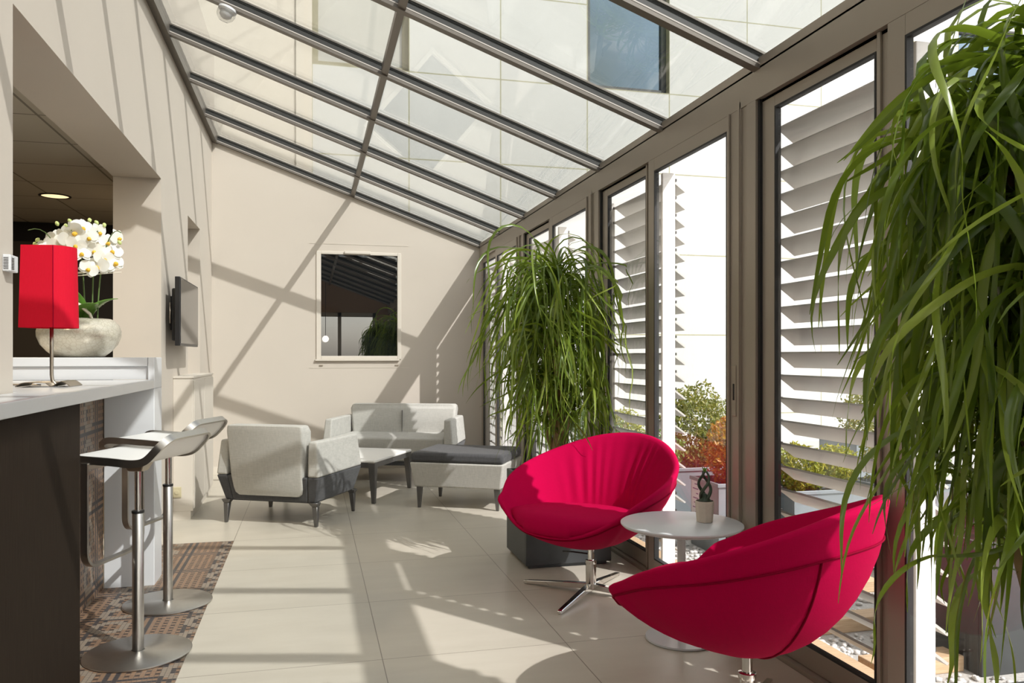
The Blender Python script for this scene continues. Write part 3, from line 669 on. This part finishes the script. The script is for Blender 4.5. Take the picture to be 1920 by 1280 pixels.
# ------------------------------------------------------------------ bar stools
def make_stool(label,loc,ang):
    st=thing('bar_stool',label,'bar stool',loc,ang,'bar stools at the counter')   # local +X = facing direction
    MB().lathe([(.0,.0),(.196,.0),(.2,.003),(.2,.007),(.196,.010),(.03,.013),(.024,.016)],64,cap=False).build('base_plate',M['steel'],st,'auto')
    MB().lathe([(.0215,.012),(.0215,.562),(.019,.565)],28).build('column',M['steel'],st,'auto')
    MB().lathe([(.0125,.56),(.0125,.735)],20).build('piston',M['chrome'],st,'auto')
    MB().lathe([(.0225,.556),(.0235,.558),(.0235,.566),(.018,.568)],24).build('collar',M['black'],st,'auto')
    MB().frus((-.03,.03,-.022,.022,.722),(-.055,.055,-.045,.045,.770)).build('seat_bracket',M['nickel'],st,bevel=.006)
    key=[(.205,.738),(.220,.757),(.213,.780),(.18,.791),(.10,.786),(0,.780),(-.07,.774),(-.112,.777),(-.140,.788),(-.166,.812),(-.192,.841),(-.214,.868)]
    pts=[]
    for i in range(len(key)-1):
        p0=Vector(key[max(0,i-1)]);p1=Vector(key[i]);p2=Vector(key[i+1]);p3=Vector(key[min(len(key)-1,i+2)])
        for k in range(6):
            t=k/6; pts.append(.5*((2*p1)+(p2-p0)*t+(2*p0-5*p1+4*p2-p3)*t*t+(3*p1-p0-3*p2+p3)*t**3))
    pts.append(Vector(key[-1])); W=.352
    cum=[0]
    for i in range(1,len(pts)): cum.append(cum[-1]+(pts[i]-pts[i-1]).length)
    TL=cum[-1]
    def at(sv):
        sv=max(0,min(TL,sv))
        for i in range(len(pts)-1):
            if sv<=cum[i+1]+1e-9:
                t=(sv-cum[i])/max(1e-9,cum[i+1]-cum[i]); p=pts[i].lerp(pts[i+1],t)
                a_=pts[max(0,i-1)]; b_=pts[min(len(pts)-1,i+2)]; d_=(b_-a_).normalized(); return p,d_
    # rounded rectangle outline in (arc length, width)
    rc=.06; out=[]; hw=W/2
    def corner(cs,cw,a0):
        for k in range(7):
            a_=a0+PI/2*k/6; out.append((cs+rc*math.cos(a_),cw+rc*math.sin(a_),math.cos(a_),math.sin(a_)))
    def run(s0,s1,w_,ow):
        for k in range(1,30): out.append((s0+(s1-s0)*k/30,w_,0,ow))
    corner(TL-rc,hw-rc,0); run(TL-rc,rc,hw,1); corner(rc,hw-rc,PI/2); corner(rc,-hw+rc,PI); run(rc,TL-rc,-hw,-1); corner(TL-rc,-hw+rc,PI*1.5)
    # seat shell: strips between outline sides
    ns=60; vs=[];fs=[]; th=.006
    for i in range(ns+1):
        sv=TL*i/ns; e=min(sv,TL-sv); wv=hw if e>=rc else hw-rc+math.sqrt(max(0,rc*rc-(rc-e)**2)); p,d_=at(sv); nn=Vector((d_.y,-d_.x))
        if nn.y<0 and i>ns*.2: nn=-nn
        for j in range(9):
            w_=wv*(j/4-1); vs.append((p.x,w_,p.y))
    for i in range(ns):
        for j in range(8): fs.append((i*9+j,(i+1)*9+j,(i+1)*9+j+1,i*9+j+1))
    so_=MB().add(vs,fs).build('seat',M['seat_white'],st,True); q_=so_.modifiers.new('Solid','SOLIDIFY'); q_.thickness=.011; q_.offset=0
    f=MB(); vs=[];fs=[]; hb,tb=.0145,.0085
    for (sv,w_,os,ow) in out:
        p,d_=at(sv); nn=Vector((-d_.y,d_.x)); P=Vector((p.x,w_,p.y)); Nn=Vector((nn.x,0,nn.y)); O=Vector((d_.x*os,ow,d_.y*os))
        for a_,b_ in ((-1,-.2),(1,-.2),(1,1),(-1,1)): vs.append(P+Nn*hb*a_+O*tb*b_)
    no=len(out)
    for i in range(no):
        j=(i+1)%no
        for k in range(4): l=(k+1)%4; fs.append((i*4+k,i*4+l,j*4+l,j*4+k))
    f.add(vs,fs).build('seat_frame',M['steel'],st,'auto')
    lp=[]; w=.186
    lp.append((.10,-w,.775)); lp.append((.10,-w,.44))
    for k in range(7): a=PI/2*k/6; lp.append((.10+.0,-w+.06*(1-math.cos(a)),.44-.06*math.sin(a)))
    for k in range(7): a=PI/2*(1-k/6); lp.append((.10,w-.06*(1-math.cos(a)),.44-.06*math.sin(a)))
    lp.append((.10,w,.44)); lp.append((.10,w,.775))
    MB().band(lp,(1,0,0),.028,.010).build('footrest',M['steel'],st,'auto')
    return st
s1=make_stool('white bar stool with brushed steel frame, the nearer of the two at the bar',(-.664,3.431,.003),R(160))
s2=copy_tree(s1); s2.location=(-.662,4.10,.003); s2['label']='white bar stool with brushed steel frame, the farther one, beside the white bar end panel'

# ------------------------------------------------------------------ left wall fittings
tv=thing('television','slim black flat television on a bracket on the left wall','television',(-.87,6.20,1.482))
MB().box(-.018,.016,-.435,.435,-.233,.233).build('casing',M['black'],tv,bevel=.004)
MB().box(.016,.0185,-.422,.422,-.216,.222).build('screen',M['screen'],tv)
MB().box(-.05,-.018,-.36,.36,-.20,.16).build('rear_housing',M['black'],tv,bevel=.01)
m=MB(); m.box(-.092,-.08,-.14,.14,-.12,.12); m.box(-.08,-.05,-.05,.05,-.08,.08); m.build('wall_bracket',M['alu_dark'],tv)
m=MB(); m.tube([(-.06,-.36,.06),(-.055,-.39,-.0),(-.06,-.36,-.08)],.004,6); m.build('cable',M['alu_light'],tv)
cb=thing('wall_cabinet','shallow cream cabinet against the left wall below the television','cabinet',(-.893,6.76,0))
MB().box(-.069,.066,-.59,.59,.06,1.018).build('body',M['cab'],cb,bevel=.003)
MB().box(-.069,.072,-.596,.596,1.018,1.034).build('top',M['cab'],cb,bevel=.002)
MB().box(-.069,.05,-.59,.59,0,.06).build('plinth',M['cab'],cb)
for y0,y1 in ((-.575,-.008),(.008,.575)): MB().box(.066,.073,y0,y1,.075,1.0).build('door',M['cab'],cb,bevel=.002)
so=thing('power_socket','small yellowish power socket on the end of the cream cabinet','socket',(-.945,6.168,.20))
MB().box(-.0165,.04,-.009,.001,-.038,.038).build('cover_plate',M['socket'],so,bevel=.003)
MB().lathe([(.016,0),(.016,.004),(.012,.005)],20).xf(Matrix.Translation((.010,-.0085,0))@Matrix.Rotation(PI/2,4,'X')).build('socket_ring',M['socket'],so)
tm=thing('thermostat','small white vented thermostat on the near left wall','thermostat',(XL,2.925,1.48))
MB().box(0,.024,-.035,.035,-.027,.027).build('housing',M['white'],tm,bevel=.003)
m=MB()
for k in range(8): m.box(.0235,.0255,-.026,-.004,-.02+.005*k,-.018+.005*k)
for k in range(8): m.box(.004,.018,-.0362,-.0345,-.02+.005*k,-.018+.005*k)
m.build('vent_slots',M['alu_dark'],tm)
y=rys[4]; x=-.454
sd=thing('smoke_detector','small clear domed detector hanging under a roof rafter','detector',(x,y,zroof(x)-.012))
MB().lathe([(.05,.0),(.052,-.012),(.046,-.02),(.0,-.02)],32,cap=False).build('mount',M['white'],sd,'auto')
MB().lathe([(.05,-.012),(.053,-.03),(.046,-.055),(.03,-.072),(.0,-.078)],32,cap=False).build('dome',M['clear_dome'],sd,True)
MB().lathe([(.036,-.02),(.034,-.045),(.02,-.058),(.0,-.06)],32,cap=False).build('sensor',M['white'],sd,True)
sd.rotation_euler=(0,math.atan(SL),0)
dl=thing('downlight','round lit downlight in the ceiling behind the bar','ceiling light',(-1.97,7.04,2.45))
MB().lathe([(.115,0),(.115,-.006),(.10,-.008),(.097,-.002)],40,cap=False).build('trim_ring',M['alu_dark'],dl,'auto')
MB().lathe([(.098,-.002),(.0,-.003)],40,cap=False).build('diffuser',M['lamp_glow'],dl)

gl=thing('globe_lamp','lit white globe lamp seen mirrored in the end wall window','lamp',(.320,rys[11],1.567))  # added unseen globe that gives the end window its bright glint
MB().lathe([(.07*math.sin(PI*k/16)+.0001,-.07*math.cos(PI*k/16)) for k in range(17)],24,cap=False).build('globe',M['globe_glow'],gl,True)
MB().tube([(0,0,.068),(0,0,zroof(.320)-1.567-.018)],.006,8).build('suspension_rod',M['alu_dark'],gl,True)
# ------------------------------------------------------------------ grey seating group
def lounge(name,label,cat,loc,rz,W,D,bw,front_dark):
    """local +Y = forward, X = across"""
    o=thing(name,label,cat,loc,rz); w,d=W/2,D/2; at=.085
    # charcoal lower tub: outer skin on the sides and back
    def tub(z0,z1,i0,i1):
        m=MB()
        m.frus((-w+i0,-w+at+.02,-d+i0,d-i0,z0),(-w+i1,-w+at,-d+i1,d-i1,z1))
        m.frus((w-at-.02,w-i0,-d+i0,d-i0,z0),(w-at,w-i1,-d+i1,d-i1,z1))
        m.frus((-w+at+.02,w-at-.02,-d+i0,-d+.10,z0),(-w+at,w-at,-d+i1,-d+.08,z1))
        return m
    if front_dark:
        tub(.165,.345,.045,0).build('lower_shell',M['dark_fabric'],o,'auto',.012,3)
    else:
        tub(.165,.345,.045,0).build('lower_shell',M['dark_fabric'],o,'auto',.012,3)
    MB().box(-w+.06,w-.06,-d+.06,d-.07,.16,.20).build('seat_base',M['dark_fabric'],o)
    for s in (-1,1):
        a,b=(-w,-w+at) if s<0 else (w-at,w)
        oi=.022
        m=MB(); 
        if s<0: m.frus((a,b,-d,d,.346),(a+oi,b+.004,-d+.02,d-.03,.59))
        else: m.frus((a,b,-d,d,.346),(a-.004,b-oi,-d+.02,d-.03,.59))
        m.build('armrest',M['grey_fabric'],o,'auto',.014,3)
    # seat cushion block
    MB().frus((-w+at+.002,w-at-.002,-d+.10,d-.05,.20),(-w+at+.002,w-at-.002,-d+.10,d-.015,.425)).build('seat_cushion',M['grey_fabric'],o,'auto',.022,3)
    # tall inset back panel
    h=bw/2; m=MB(); lev=[]
    for z,hw_ in ((.205,h*.80),(.225,h*.89),(.26,h*.92),(.345,h*.94),(.5,h*.97),(.655,h),(.688,h*.985),(.70,h*.95)):
        yr=-d-.014+.045*max(0,.345-z)/.18-.03*max(0,z-.345)/.355
        lev.append((z,hw_,yr,yr+(.15 if z<.66 else .13)))
    vs=[];fs=[]; nb=7
    for (z,hw_,ya,yb) in lev:
        rr=.02
        ring=[(-hw_+rr,ya),(hw_-rr,ya),(hw_-.004,ya+.006),(hw_,ya+rr),(hw_,yb-rr),(hw_-rr,yb),(-hw_+rr,yb),(-hw_,yb-rr),(-hw_,ya+rr),(-hw_+.004,ya+.006)]
        vs+=[(x,y,z) for x,y in ring]
    L=10
    for i in range(len(lev)-1):
        for k in range(L): fs.append((i*L+k,i*L+(k+1)%L,(i+1)*L+(k+1)%L,(i+1)*L+k))
    fs.append(tuple(range(L-1,-1,-1))); fs.append(tuple(range((len(lev)-1)*L,len(lev)*L)))
    m.add(vs,fs); m.build('backrest',M['grey_fabric'],o,'auto',.006,2)
    if W>1:
        MB().box(-.0012,.0012,-d+.10,-d+.1363,.43,.64).build('back_seam',M['leg_metal'],o)
    lx,ly=w-.045,d-.055
    for sx in (-1,1):
        for sy in (-1,1):
            x,y=sx*lx,sy*ly; m=MB()
            m.frus((x-.011,x+.011,y-.011,y+.011,0),(x-.02-.006*sx,x+.02-.006*sx,y-.02-.004*sy,y+.02-.004*sy,.14)); m.frus((x-.02-.006*sx,x+.02-.006*sx,y-.02-.004*sy,y+.02-.004*sy,.14),(x-.035-.012*sx,x+.035-.012*sx,y-.03,y+.03,.168))
            m.build('leg',M['leg_metal'],o,'auto',.003,1)
    return o
GA=math.atan2(.883,.469)-PI/2
lounge('armchair','light grey armchair with charcoal base, seen from behind','armchair',(-.136,6.104,0),GA,.79,.70,.585,True)
lounge('sofa','light grey two-seat sofa against the end wall','sofa',(.800,7.775,0),math.atan2(.936,.351)+PI/2,1.24,.70,1.075,False)
ot=thing('ottoman','low grey bench ottoman with charcoal cushion on thin legs','ottoman',(1.215,6.30,0),GA)
# local: X across (u), Y forward (v)
W,D=.375,.31
MB().frus((-W+.03,W-.03,-D+.03,D-.03,.165),(-W,W,-D,D,.358)).build('base',M['grey_fabric'],ot,'auto',.012,3)
MB().frus((-W,W,-D,D,.359),(-W+.005,W-.005,-D+.005,D-.005,.435)).build('cushion',M['dark_fabric'],ot,'auto',.024,3)
for sx in (-1,1):
    for sy in (-1,1):
        x,y=sx*(W-.06),sy*(D-.06); MB().frus((x-.010,x+.010,y-.010,y+.010,0),(x-.02-.004*sx,x+.02-.004*sx,y-.02,y+.02,.166)).build('leg',M['leg_metal'],ot)
ct=thing('coffee_table','low square coffee table with pale top and dark tapered legs','coffee table',(.325,7.0,0),GA)
S=.405
MB().box(-S,S,-S,S,.325,.347).build('table_top',M['seat_white'],ct,bevel=.006,seg=2)
m=MB(); q=.012
for a in (-1,1):
    m.box(-S+.05,S-.05,a*(S-.012)-.010,a*(S-.012)+.010,.285,.325); m.box(a*(S-.012)-.010,a*(S-.012)+.010,-S+.05,S-.05,.285,.325)
m.build('apron',M['leg_metal'],ct)
for sx in (-1,1):
    for sy in (-1,1):
        x0,x1=sorted((sx*S,sx*(S-.06))); y0,y1=sorted((sy*S,sy*(S-.06))); X0,X1=sorted((sx*S,sx*(S-.03))); Y0,Y1=sorted((sy*S,sy*(S-.03)))
        MB().frus((X0,X1,Y0,Y1,0),(x0,x1,y0,y1,.325)).build('leg',M['leg_metal'],ct,bevel=.004)

# ------------------------------------------------------------------ crimson swivel chairs
def interp(tab,a):
    a=abs(a)
    for i in range(len(tab)-1):
        if tab[i][0]<=a<=tab[i+1][0]:
            def g(k):
                p=[tab[max(0,min(len(tab)-1,i+j))] for j in (-1,0,1,2)]
                x0,x1=p[1][0],p[2][0]; h=x1-x0; t=(a-x0)/h
                m1=(p[2][k]-p[0][k])/max(1e-6,(p[2][0]-p[0][0])) if i>0 else 0
                m2=(p[3][k]-p[1][k])/max(1e-6,(p[3][0]-p[1][0])) if i+2<len(tab) else 0
                return (2*t**3-3*t*t+1)*p[1][k]+(t**3-2*t*t+t)*h*m1+(-2*t**3+3*t*t)*p[2][k]+(t**3-t*t)*h*m2
            return g(1),g(2)
    return tab[-1][1],tab[-1][2]
RIM=[(0,.375,.345),(22,.39,.358),(38,.418,.400),(46,.442,.438),(52,.462,.468),(58,.446,.492),(75,.448,.553),(100,.438,.620),(130,.412,.692),(155,.406,.738),(180,.410,.753)]
ZB=.232
def outer(phi,rho):
    r,zr=interp(RIM,math.degrees(phi)); 
    k=.5-.5*math.cos(phi)
    e=1-math.sqrt(max(0,1-rho*rho)); q=rho**1.9
    mixw=.22+.66*k
    z=ZB+(zr-ZB)*(q*(1-mixw)+e*mixw)
    return Vector((r*rho*math.cos(phi),r*rho*math.sin(phi),z))
def rad_at(phi,z):
    lo,hi=.02,1.0
    for _ in range(18):
        md=(lo+hi)/2
        if outer(phi,md).z<z: lo=md
        else: hi=md
    r,zr=interp(RIM,math.degrees(phi)); return r*lo
def make_chair(label,loc,ang):
    o=thing('lounge_chair',label,'lounge chair',loc,ang,'crimson swivel tub chairs')
    n=168; m=MB(); rows=[]; angs=[-PI+2*PI*i/n for i in range(n)]
    rhos=[.0+.02]+[.12,.25,.38,.5,.61,.71,.80,.88,.94,.98]
    for rh in rhos: rows.append([outer(a,rh) for a in angs])
    def rim(a,dr,dz):
        r,zr=interp(RIM,math.degrees(a)); return Vector(((r+dr)*math.cos(a),(r+dr)*math.sin(a),zr+dz))
    for dr,dz in ((.004,-.012),(.006,.0),(.002,.010),(-.010,.016),(-.024,.012),(-.036,-.002)): rows.append([rim(a,dr*(.4+.6*(.5-.5*math.cos(a))),dz*(.4+.6*(.5-.5*math.cos(a)))) for a in angs])
    # inner surface down to beneath the cushion
    for t in (.08,.18,.3,.42,.54,.66,.78,.9,1.0):
        row=[]
        for a in angs:
            r,zr=interp(RIM,math.degrees(a)); k=.5-.5*math.cos(a)
            rin=r-.036*(.4+.6*k); rb=.56*r+.10*r*(1-k); zb=.335
            q=t**1.25
            rad=rin+(rb-rin)*(t*.45+q*.55); z=zr-.002+(zb-zr)*(t*.75+.25*math.sin(t*PI/2))
            back=max(0,min(1,(abs(math.degrees(a))-105)/25)); ww=math.sin(PI*min(1,t/.85))**.8 if t<.85 else 0
            rp=.0065*math.sin(a*34+1.3*math.sin(a*7))*back*ww*(.6+.4*math.sin(a*5+1))
            bul=-.035*math.sin(PI*t)*k
            rad+=rp+bul
            if z<zr-.015: rad=min(rad,rad_at(a,z)-.022)
            row.append(Vector((rad*math.cos(a),rad*math.sin(a),z)))
        rows.append(row)
    vs=[v for row in rows for v in row]; fs=[]
    for j in range(len(rows)-1):
        for i in range(n):
            k=(i+1)%n; fs.append((j*n+i,j*n+k,(j+1)*n+k,(j+1)*n+i))
    fs.append(tuple(range(n-1,-1,-1))); fs.append(tuple(range((len(rows)-1)*n,len(rows)*n)))
    m.add(vs,fs); m.build('shell',M['red_fabric'],o,True)
    # seat cushion
    m=MB(); cr_=[]
    for rr,z in ((.02,.425),(.3,.427),(.6,.425),(.8,.420),(.92,.410),(.985,.396),(1.0,.378),(1.005,.355),(1.0,.338),(.97,.325)):
        row=[]
        for a in angs:
            r,zr=interp(RIM,math.degrees(a)); k=.5-.5*math.cos(a)
            rb=(r+.010)*(1-k)+.60*r*k
            if abs(a)>R(30): rb=min(rb,r-.004-.30*min(.3,(abs(a)-R(30))*.35))
            zz=z+.075*rb*rr*math.cos(a)*(1 if rr<.99 else .6)-.012*(1-k)*(rr>.95)
            rad=rr*rb
            if zz<zr+.004: rad=min(rad,rad_at(a,zz)-.012-.02*k)
            row.append(Vector((rad*math.cos(a),rad*math.sin(a),zz)))
        cr_.append(row)
    vs=[v for row in cr_ for v in row]; fs=[]
    for j in range(len(cr_)-1):
        for i in range(n):
            k=(i+1)%n; fs.append((j*n+i,j*n+k,(j+1)*n+k,(j+1)*n+i))
    fs.append(tuple(range(n-1,-1,-1))); fs.append(tuple(range((len(cr_)-1)*n,len(cr_)*n)))
    m.add(vs,fs); m.build('seat_cushion',M['red_fabric'],o,True)
    # piping just under the rim and the two side seams
    m=MB(); m.tube([outer(a,.972)+Vector((math.cos(a),math.sin(a),-.3))*.002 for a in angs],.0032,6,closed=True); m.build('piping',M['red_dark'],o,True)
    for s in (-1,1):
        m=MB(); m.tube([outer(s*R(143),rh)+Vector((math.cos(s*R(143)),math.sin(s*R(143)),-.5)).normalized()*.001 for rh in [0.12+.0341*i for i in range(26)]],.0036,6); m.build('side_seam',M['red_dark'],o,True)
    MB().lathe([(.026,.028),(.026,.165),(.0225,.168)],32).build('column',M['chrome'],o,'auto')
    MB().lathe([(.028,.150),(.0285,.152),(.0285,.168),(.02,.17)],32).build('collar',M['chrome'],o,'auto')
    MB().lathe([(.0165,.16),(.0165,.24)],24).build('piston',M['chrome'],o,'auto')
    MB().tube([(0,.0,.195),(.02,-.1,.195),(.03,-.15,.192)],.004,8).build('height_lever',M['black'],o,True)
    for k in range(4):
        a=k*PI/2+.0; m=MB(); L=.375
        vs=[]
        for (x,w,z0,z1) in ((.015,.016,.022,.052),(.12,.015,.018,.044),(.25,.013,.010,.030),(.35,.012,.004,.020),(L,.011,.003,.016)):
            vs+=[(x,-w,z0),(x,w,z0),(x,w,z1),(x,-w,z1)]
        fs=[]
        for j in range(4):
            for q in range(4): fs.append((j*4+q,j*4+(q+1)%4,(j+1)*4+(q+1)%4,(j+1)*4+q))
        fs.append((3,2,1,0)); fs.append((16,17,18,19))
        m.add(vs,fs); m.lathe([(.011,0),(.011,.004)],12,(L-.012,0,0)); m.xf(Matrix.Rotation(a,4,'Z')); m.build('base_arm',M['chrome'],o,'auto',.002,1)
    return o
AA=math.atan2(-.59,-.81)
ca=make_chair('crimson tub chair with pleated back facing the viewpoint, in front of the large plant',(1.35,3.763,0),AA)
for ch in ca.children:
    if ch.name.startswith('base_arm'): ch.rotation_euler=(0,0,R(137.5)-AA)
cbq=copy_tree(ca); cbq.location=(1.354,2.300,0); cbq.rotation_euler=(0,0,R(126)); cbq['label']='crimson tub chair with its smooth back turned to the viewpoint, nearest on the right'

# round side table and little plant
st=thing('side_table','small round white pedestal table between the two crimson chairs','side table',(1.50,3.067,0))
MB().lathe([(.0,.463),(.222,.463),(.244,.470),(.252,.478),(.252,.483),(.249,.485),(.0,.485)],72,cap=False).build('table_top',M['white'],st,'auto')
MB().lathe([(.017,.018),(.017,.464)],28).build('stem',M['white'],st,'auto')
MB().lathe([(.0,.0),(.146,.0),(.150,.004),(.148,.010),(.06,.018),(.02,.024)],64,cap=False).build('base_disc',M['white_top'],st,'auto')
pc=thing('potted_succulent','tiny braided succulent in a cream clay pot on the white table','potted plant',(1.600,3.055,.4855))
n8=[(.034*math.cos(R(22.5+45*k)),.034*math.sin(R(22.5+45*k))) for k in range(8)]
MB().prism(n8,0,.088,sc=1.2).build('pot',M['pot'],pc,bevel=.003)
MB().lathe([(.036,.089),(.0,.092)],16,cap=False).build('soil',M['soil'],pc)
for k in range(3):
    m=MB(); pts=[]
    for i in range(26):
        t=i/25; a=2*PI*k/3+t*PI*1.15+.4; r=.022*math.sin(PI*min(1,t*.95+.02))**.8+.004
        pts.append((r*math.cos(a),r*math.sin(a),.085+.125*t))
    m.tube(pts,[.0085-.004*i/25 for i in range(26)],8); m.build('stem',M['succulent'],pc,True)
for k in range(3):
    m=MB(); strap(m,(0,0,.205),(math.cos(k*2.1),math.sin(k*2.1),0),.03,.006,.4,5,1.2); m.build('leaf_tip',M['green_leaf'],pc,True)
MB().lathe([(.03,.088),(.02,.098),(.008,.118),(.0,.12)],16,cap=False).build('stem_base',M['succulent'],pc,True)

# ------------------------------------------------------------------ large strap-leaf plants
def big_plant(label,loc,heads,seed,wscale=1.0,rmax=.6):
    r=random.Random(seed)
    o=thing('ponytail_plant',label,'potted plant',loc,0)
    hx,hy,Z=.25,.225,.50; w=.02
    m=MB(); m.box(-hx,hx,-hy,-hy+w,.02,Z); m.box(-hx,hx,hy-w,hy,.02,Z); m.box(-hx,-hx+w,-hy+w,hy-w,.02,Z); m.box(hx-w,hx,-hy+w,hy-w,.02,Z); m.box(-hx+w,hx-w,-hy+w,hy-w,.02,.06); m.box(-hx+.02,hx-.02,-hy+.02,hy-.02,0,.02)
    m.build('planter_box',M['planter'],o,bevel=.003)
    MB().box(-hx+w,hx-w,-hy+w,hy-w,.06,Z-.04).build('soil',M['soil'],o)
    tr=MB(); tp=[(0,0,.44),(.01,.01,.6),(.03,.0,.9),(.0,.02,1.2),(-.01,.02,1.5),(0,0,1.66)]
    tr.tube(tp,[.055,.042,.034,.028,.022,.018],12)
    for h in heads[1:]:
        hx_,hy_,hz,nl=h[:4]; zb=hz-.38; tr.tube([(.02,.01,max(.55,zb)),(hx_*.5,hy_*.5,hz-.18),(hx_*.9,hy_*.9,hz-.06),(hx_,hy_,hz)],[.026,.02,.016,.012],8)
    tr.build('trunk',M['trunk'],o,True)
    m=MB(); xlim=XR-.06-loc[0]
    for (px_,py_,pz,nl,lmin,lmax) in heads:
        for i in range(nl):
            az=r.uniform(0,2*PI); e=r.uniform(0,1.42); L=r.uniform(lmin,lmax); W=r.uniform(.006,.0135)*wscale
            n=18; p=Vector((px_+r.gauss(0,.025),py_+r.gauss(0,.025),pz+r.uniform(-.14,.05))); d=Vector((math.cos(az),math.sin(az),0))
            tw=r.uniform(-3,3); sw=r.gauss(0,1.7); endp=r.uniform(-1.57,-1.2) if r.random()<.78 else r.uniform(-1.2,-.5); kb=r.uniform(.3,.75); wav=r.uniform(0,6.28); wa=r.uniform(0,.42); vs=[];fs=[]
            for k in range(n):
                t=k/(n-1)
                u=min(1,t/kb); u=u*u*(3-2*u)
                droop=e+(endp-e)*u+wa*math.sin(wav+t*7)
                ang=math.atan2(d.y,d.x)
                dirv=(d*math.cos(droop)+Vector((0,0,math.sin(droop)))).normalized()
                side=Vector((-d.y,d.x,0)); side=(side*math.cos(tw*t)+dirv.cross(side)*math.sin(tw*t)).normalized()
                wd=W*min(1,.7+t*2)*(1-t**2.4)**.8+.0006
                nn=side.cross(dirv); q=p.copy()
                lim=xlim-.03*((i*37)%10)/10
                if q.x>lim: q.x=lim-.03*abs(math.sin(k*.7+i))
                if q.z+loc[2]<.05: q.z=.05-loc[2]
                vs+= [q-side*wd+nn*wd*.25,q,q+side*wd+nn*wd*.25]
                p=p+dirv*(L/(n-1))
                ang+=sw*1.5/(n-1)*(1+.8*math.sin(t*5+wav))
                d=Vector((math.cos(ang),math.sin(ang),0))
            if max(math.hypot(v.x,v.y) for v in vs)>rmax: continue
            for k in range(n-1):
                for j in range(2): fs.append((k*3+j,(k+1)*3+j,(k+1)*3+j+1,k*3+j+1))
            m.add(vs,fs)
    m.build('foliage',M['strap_leaf'],o,True,normals=False)
    return o
M['trunk']=plain('pale_bark',(.34,.22,.12),.8,var=.25,scale=30,bump=.4,bscale=60)
big_plant('large strap-leaved potted plant behind the farther crimson chair',(1.40,4.485,0),[(0,0,1.62,190,.55,1.12),(-.12,.05,1.45,110,.45,.88),(.10,.06,1.40,100,.4,.8),(-.05,-.13,1.30,110,.45,.8),(.06,.10,1.15,85,.35,.7),(-.10,-.02,1.05,80,.35,.65),(.08,-.08,.95,60,.3,.55),(-.06,.08,.85,45,.25,.5)],21,.72,.60)
big_plant('large strap-leaved potted plant in the right foreground',(1.30,1.14,0),[(0,0,1.70,230,.42,.74),(-.08,.05,1.54,200,.4,.70),(.08,.08,1.46,150,.4,.66),(-.06,-.08,1.36,170,.36,.66),(.05,.09,1.24,140,.35,.6),(-.08,.03,1.14,140,.32,.58),(.06,-.06,1.02,70,.3,.5),(-.04,.07,.9,45,.3,.48)],5,.78,.45)

# ------------------------------------------------------------------ light, sky, camera
for i,(x,y) in enumerate(((-1.97,7.04),(-1.97,4.64),(-3.17,5.84),(-1.97,2.24))):  # one sits at the downlight; the other three are added fill without fixtures
    a_=bpy.data.lights.new('ceiling_lamp','AREA'); a_.shape='DISK'; a_.size=.19; a_.energy=16; a_.color=(1,.80,.55)
    ao=bpy.data.objects.new('ceiling_lamp',a_); C.objects.link(ao); ao.location=(x,y,2.44)
d=Vector((-.75,1,-1.137)).normalized()
sun=bpy.data.lights.new('sun','SUN'); sun.energy=5.4; sun.angle=R(.6); sun.color=(1,.965,.965)
so_=bpy.data.objects.new('sun',sun); C.objects.link(so_); so_.rotation_euler=d.to_track_quat('-Z','Y').to_euler(); so_.location=(8,-8,14)
wd=bpy.data.worlds.new('sky'); bpy.context.scene.world=wd; wd.use_nodes=True; nt=wd.node_tree
sk=nt.nodes.new('ShaderNodeTexSky'); sk.sky_type='NISHITA'; sk.sun_disc=False; sk.sun_elevation=R(42.3); sk.sun_rotation=R(143.1); sk.air_density=1.0; sk.dust_density=2.0; sk.ozone_density=1.0
hs=nt.nodes.new('ShaderNodeHueSaturation'); hs.inputs['Saturation'].default_value=.45
tc=nt.nodes.new('ShaderNodeTexCoord'); cl=nt.nodes.new('ShaderNodeTexNoise'); cl.inputs['Scale'].default_value=5.5; cl.inputs['Detail'].default_value=6; nt.links.new(tc.outputs['Generated'],cl.inputs['Vector'])
rp=nt.nodes.new('ShaderNodeValToRGB'); rp.color_ramp.elements[0].position=.48; rp.color_ramp.elements[1].position=.66; nt.links.new(cl.outputs['Fac'],rp.inputs[0])
mx=nt.nodes.new('ShaderNodeMix'); mx.data_type='RGBA'; nt.links.new(sk.outputs[0],hs.inputs['Color']); nt.links.new(rp.outputs[0],mx.inputs[0]); nt.links.new(hs.outputs[0],mx.inputs[6]); mx.inputs[7].default_value=(7.8,7.3,6.3,1)
bg=nt.nodes['Background']; nt.links.new(mx.outputs[2],bg.inputs[0]); bg.inputs[1].default_value=.34
cam=bpy.data.cameras.new('camera'); co=bpy.data.objects.new('camera',cam); C.objects.link(co)
co.location=(0,0,1.18); co.rotation_euler=(R(90),0,R(-14.1)); cam.sensor_width=36; cam.lens=28.125; cam.shift_y=27/1920; cam.clip_start=.02
sc=bpy.context.scene; sc.camera=co
sc.view_settings.view_transform='Standard'; sc.view_settings.look='None'; sc.view_settings.exposure=0; sc.view_settings.gamma=1; sc.view_settings.use_curve_mapping=False
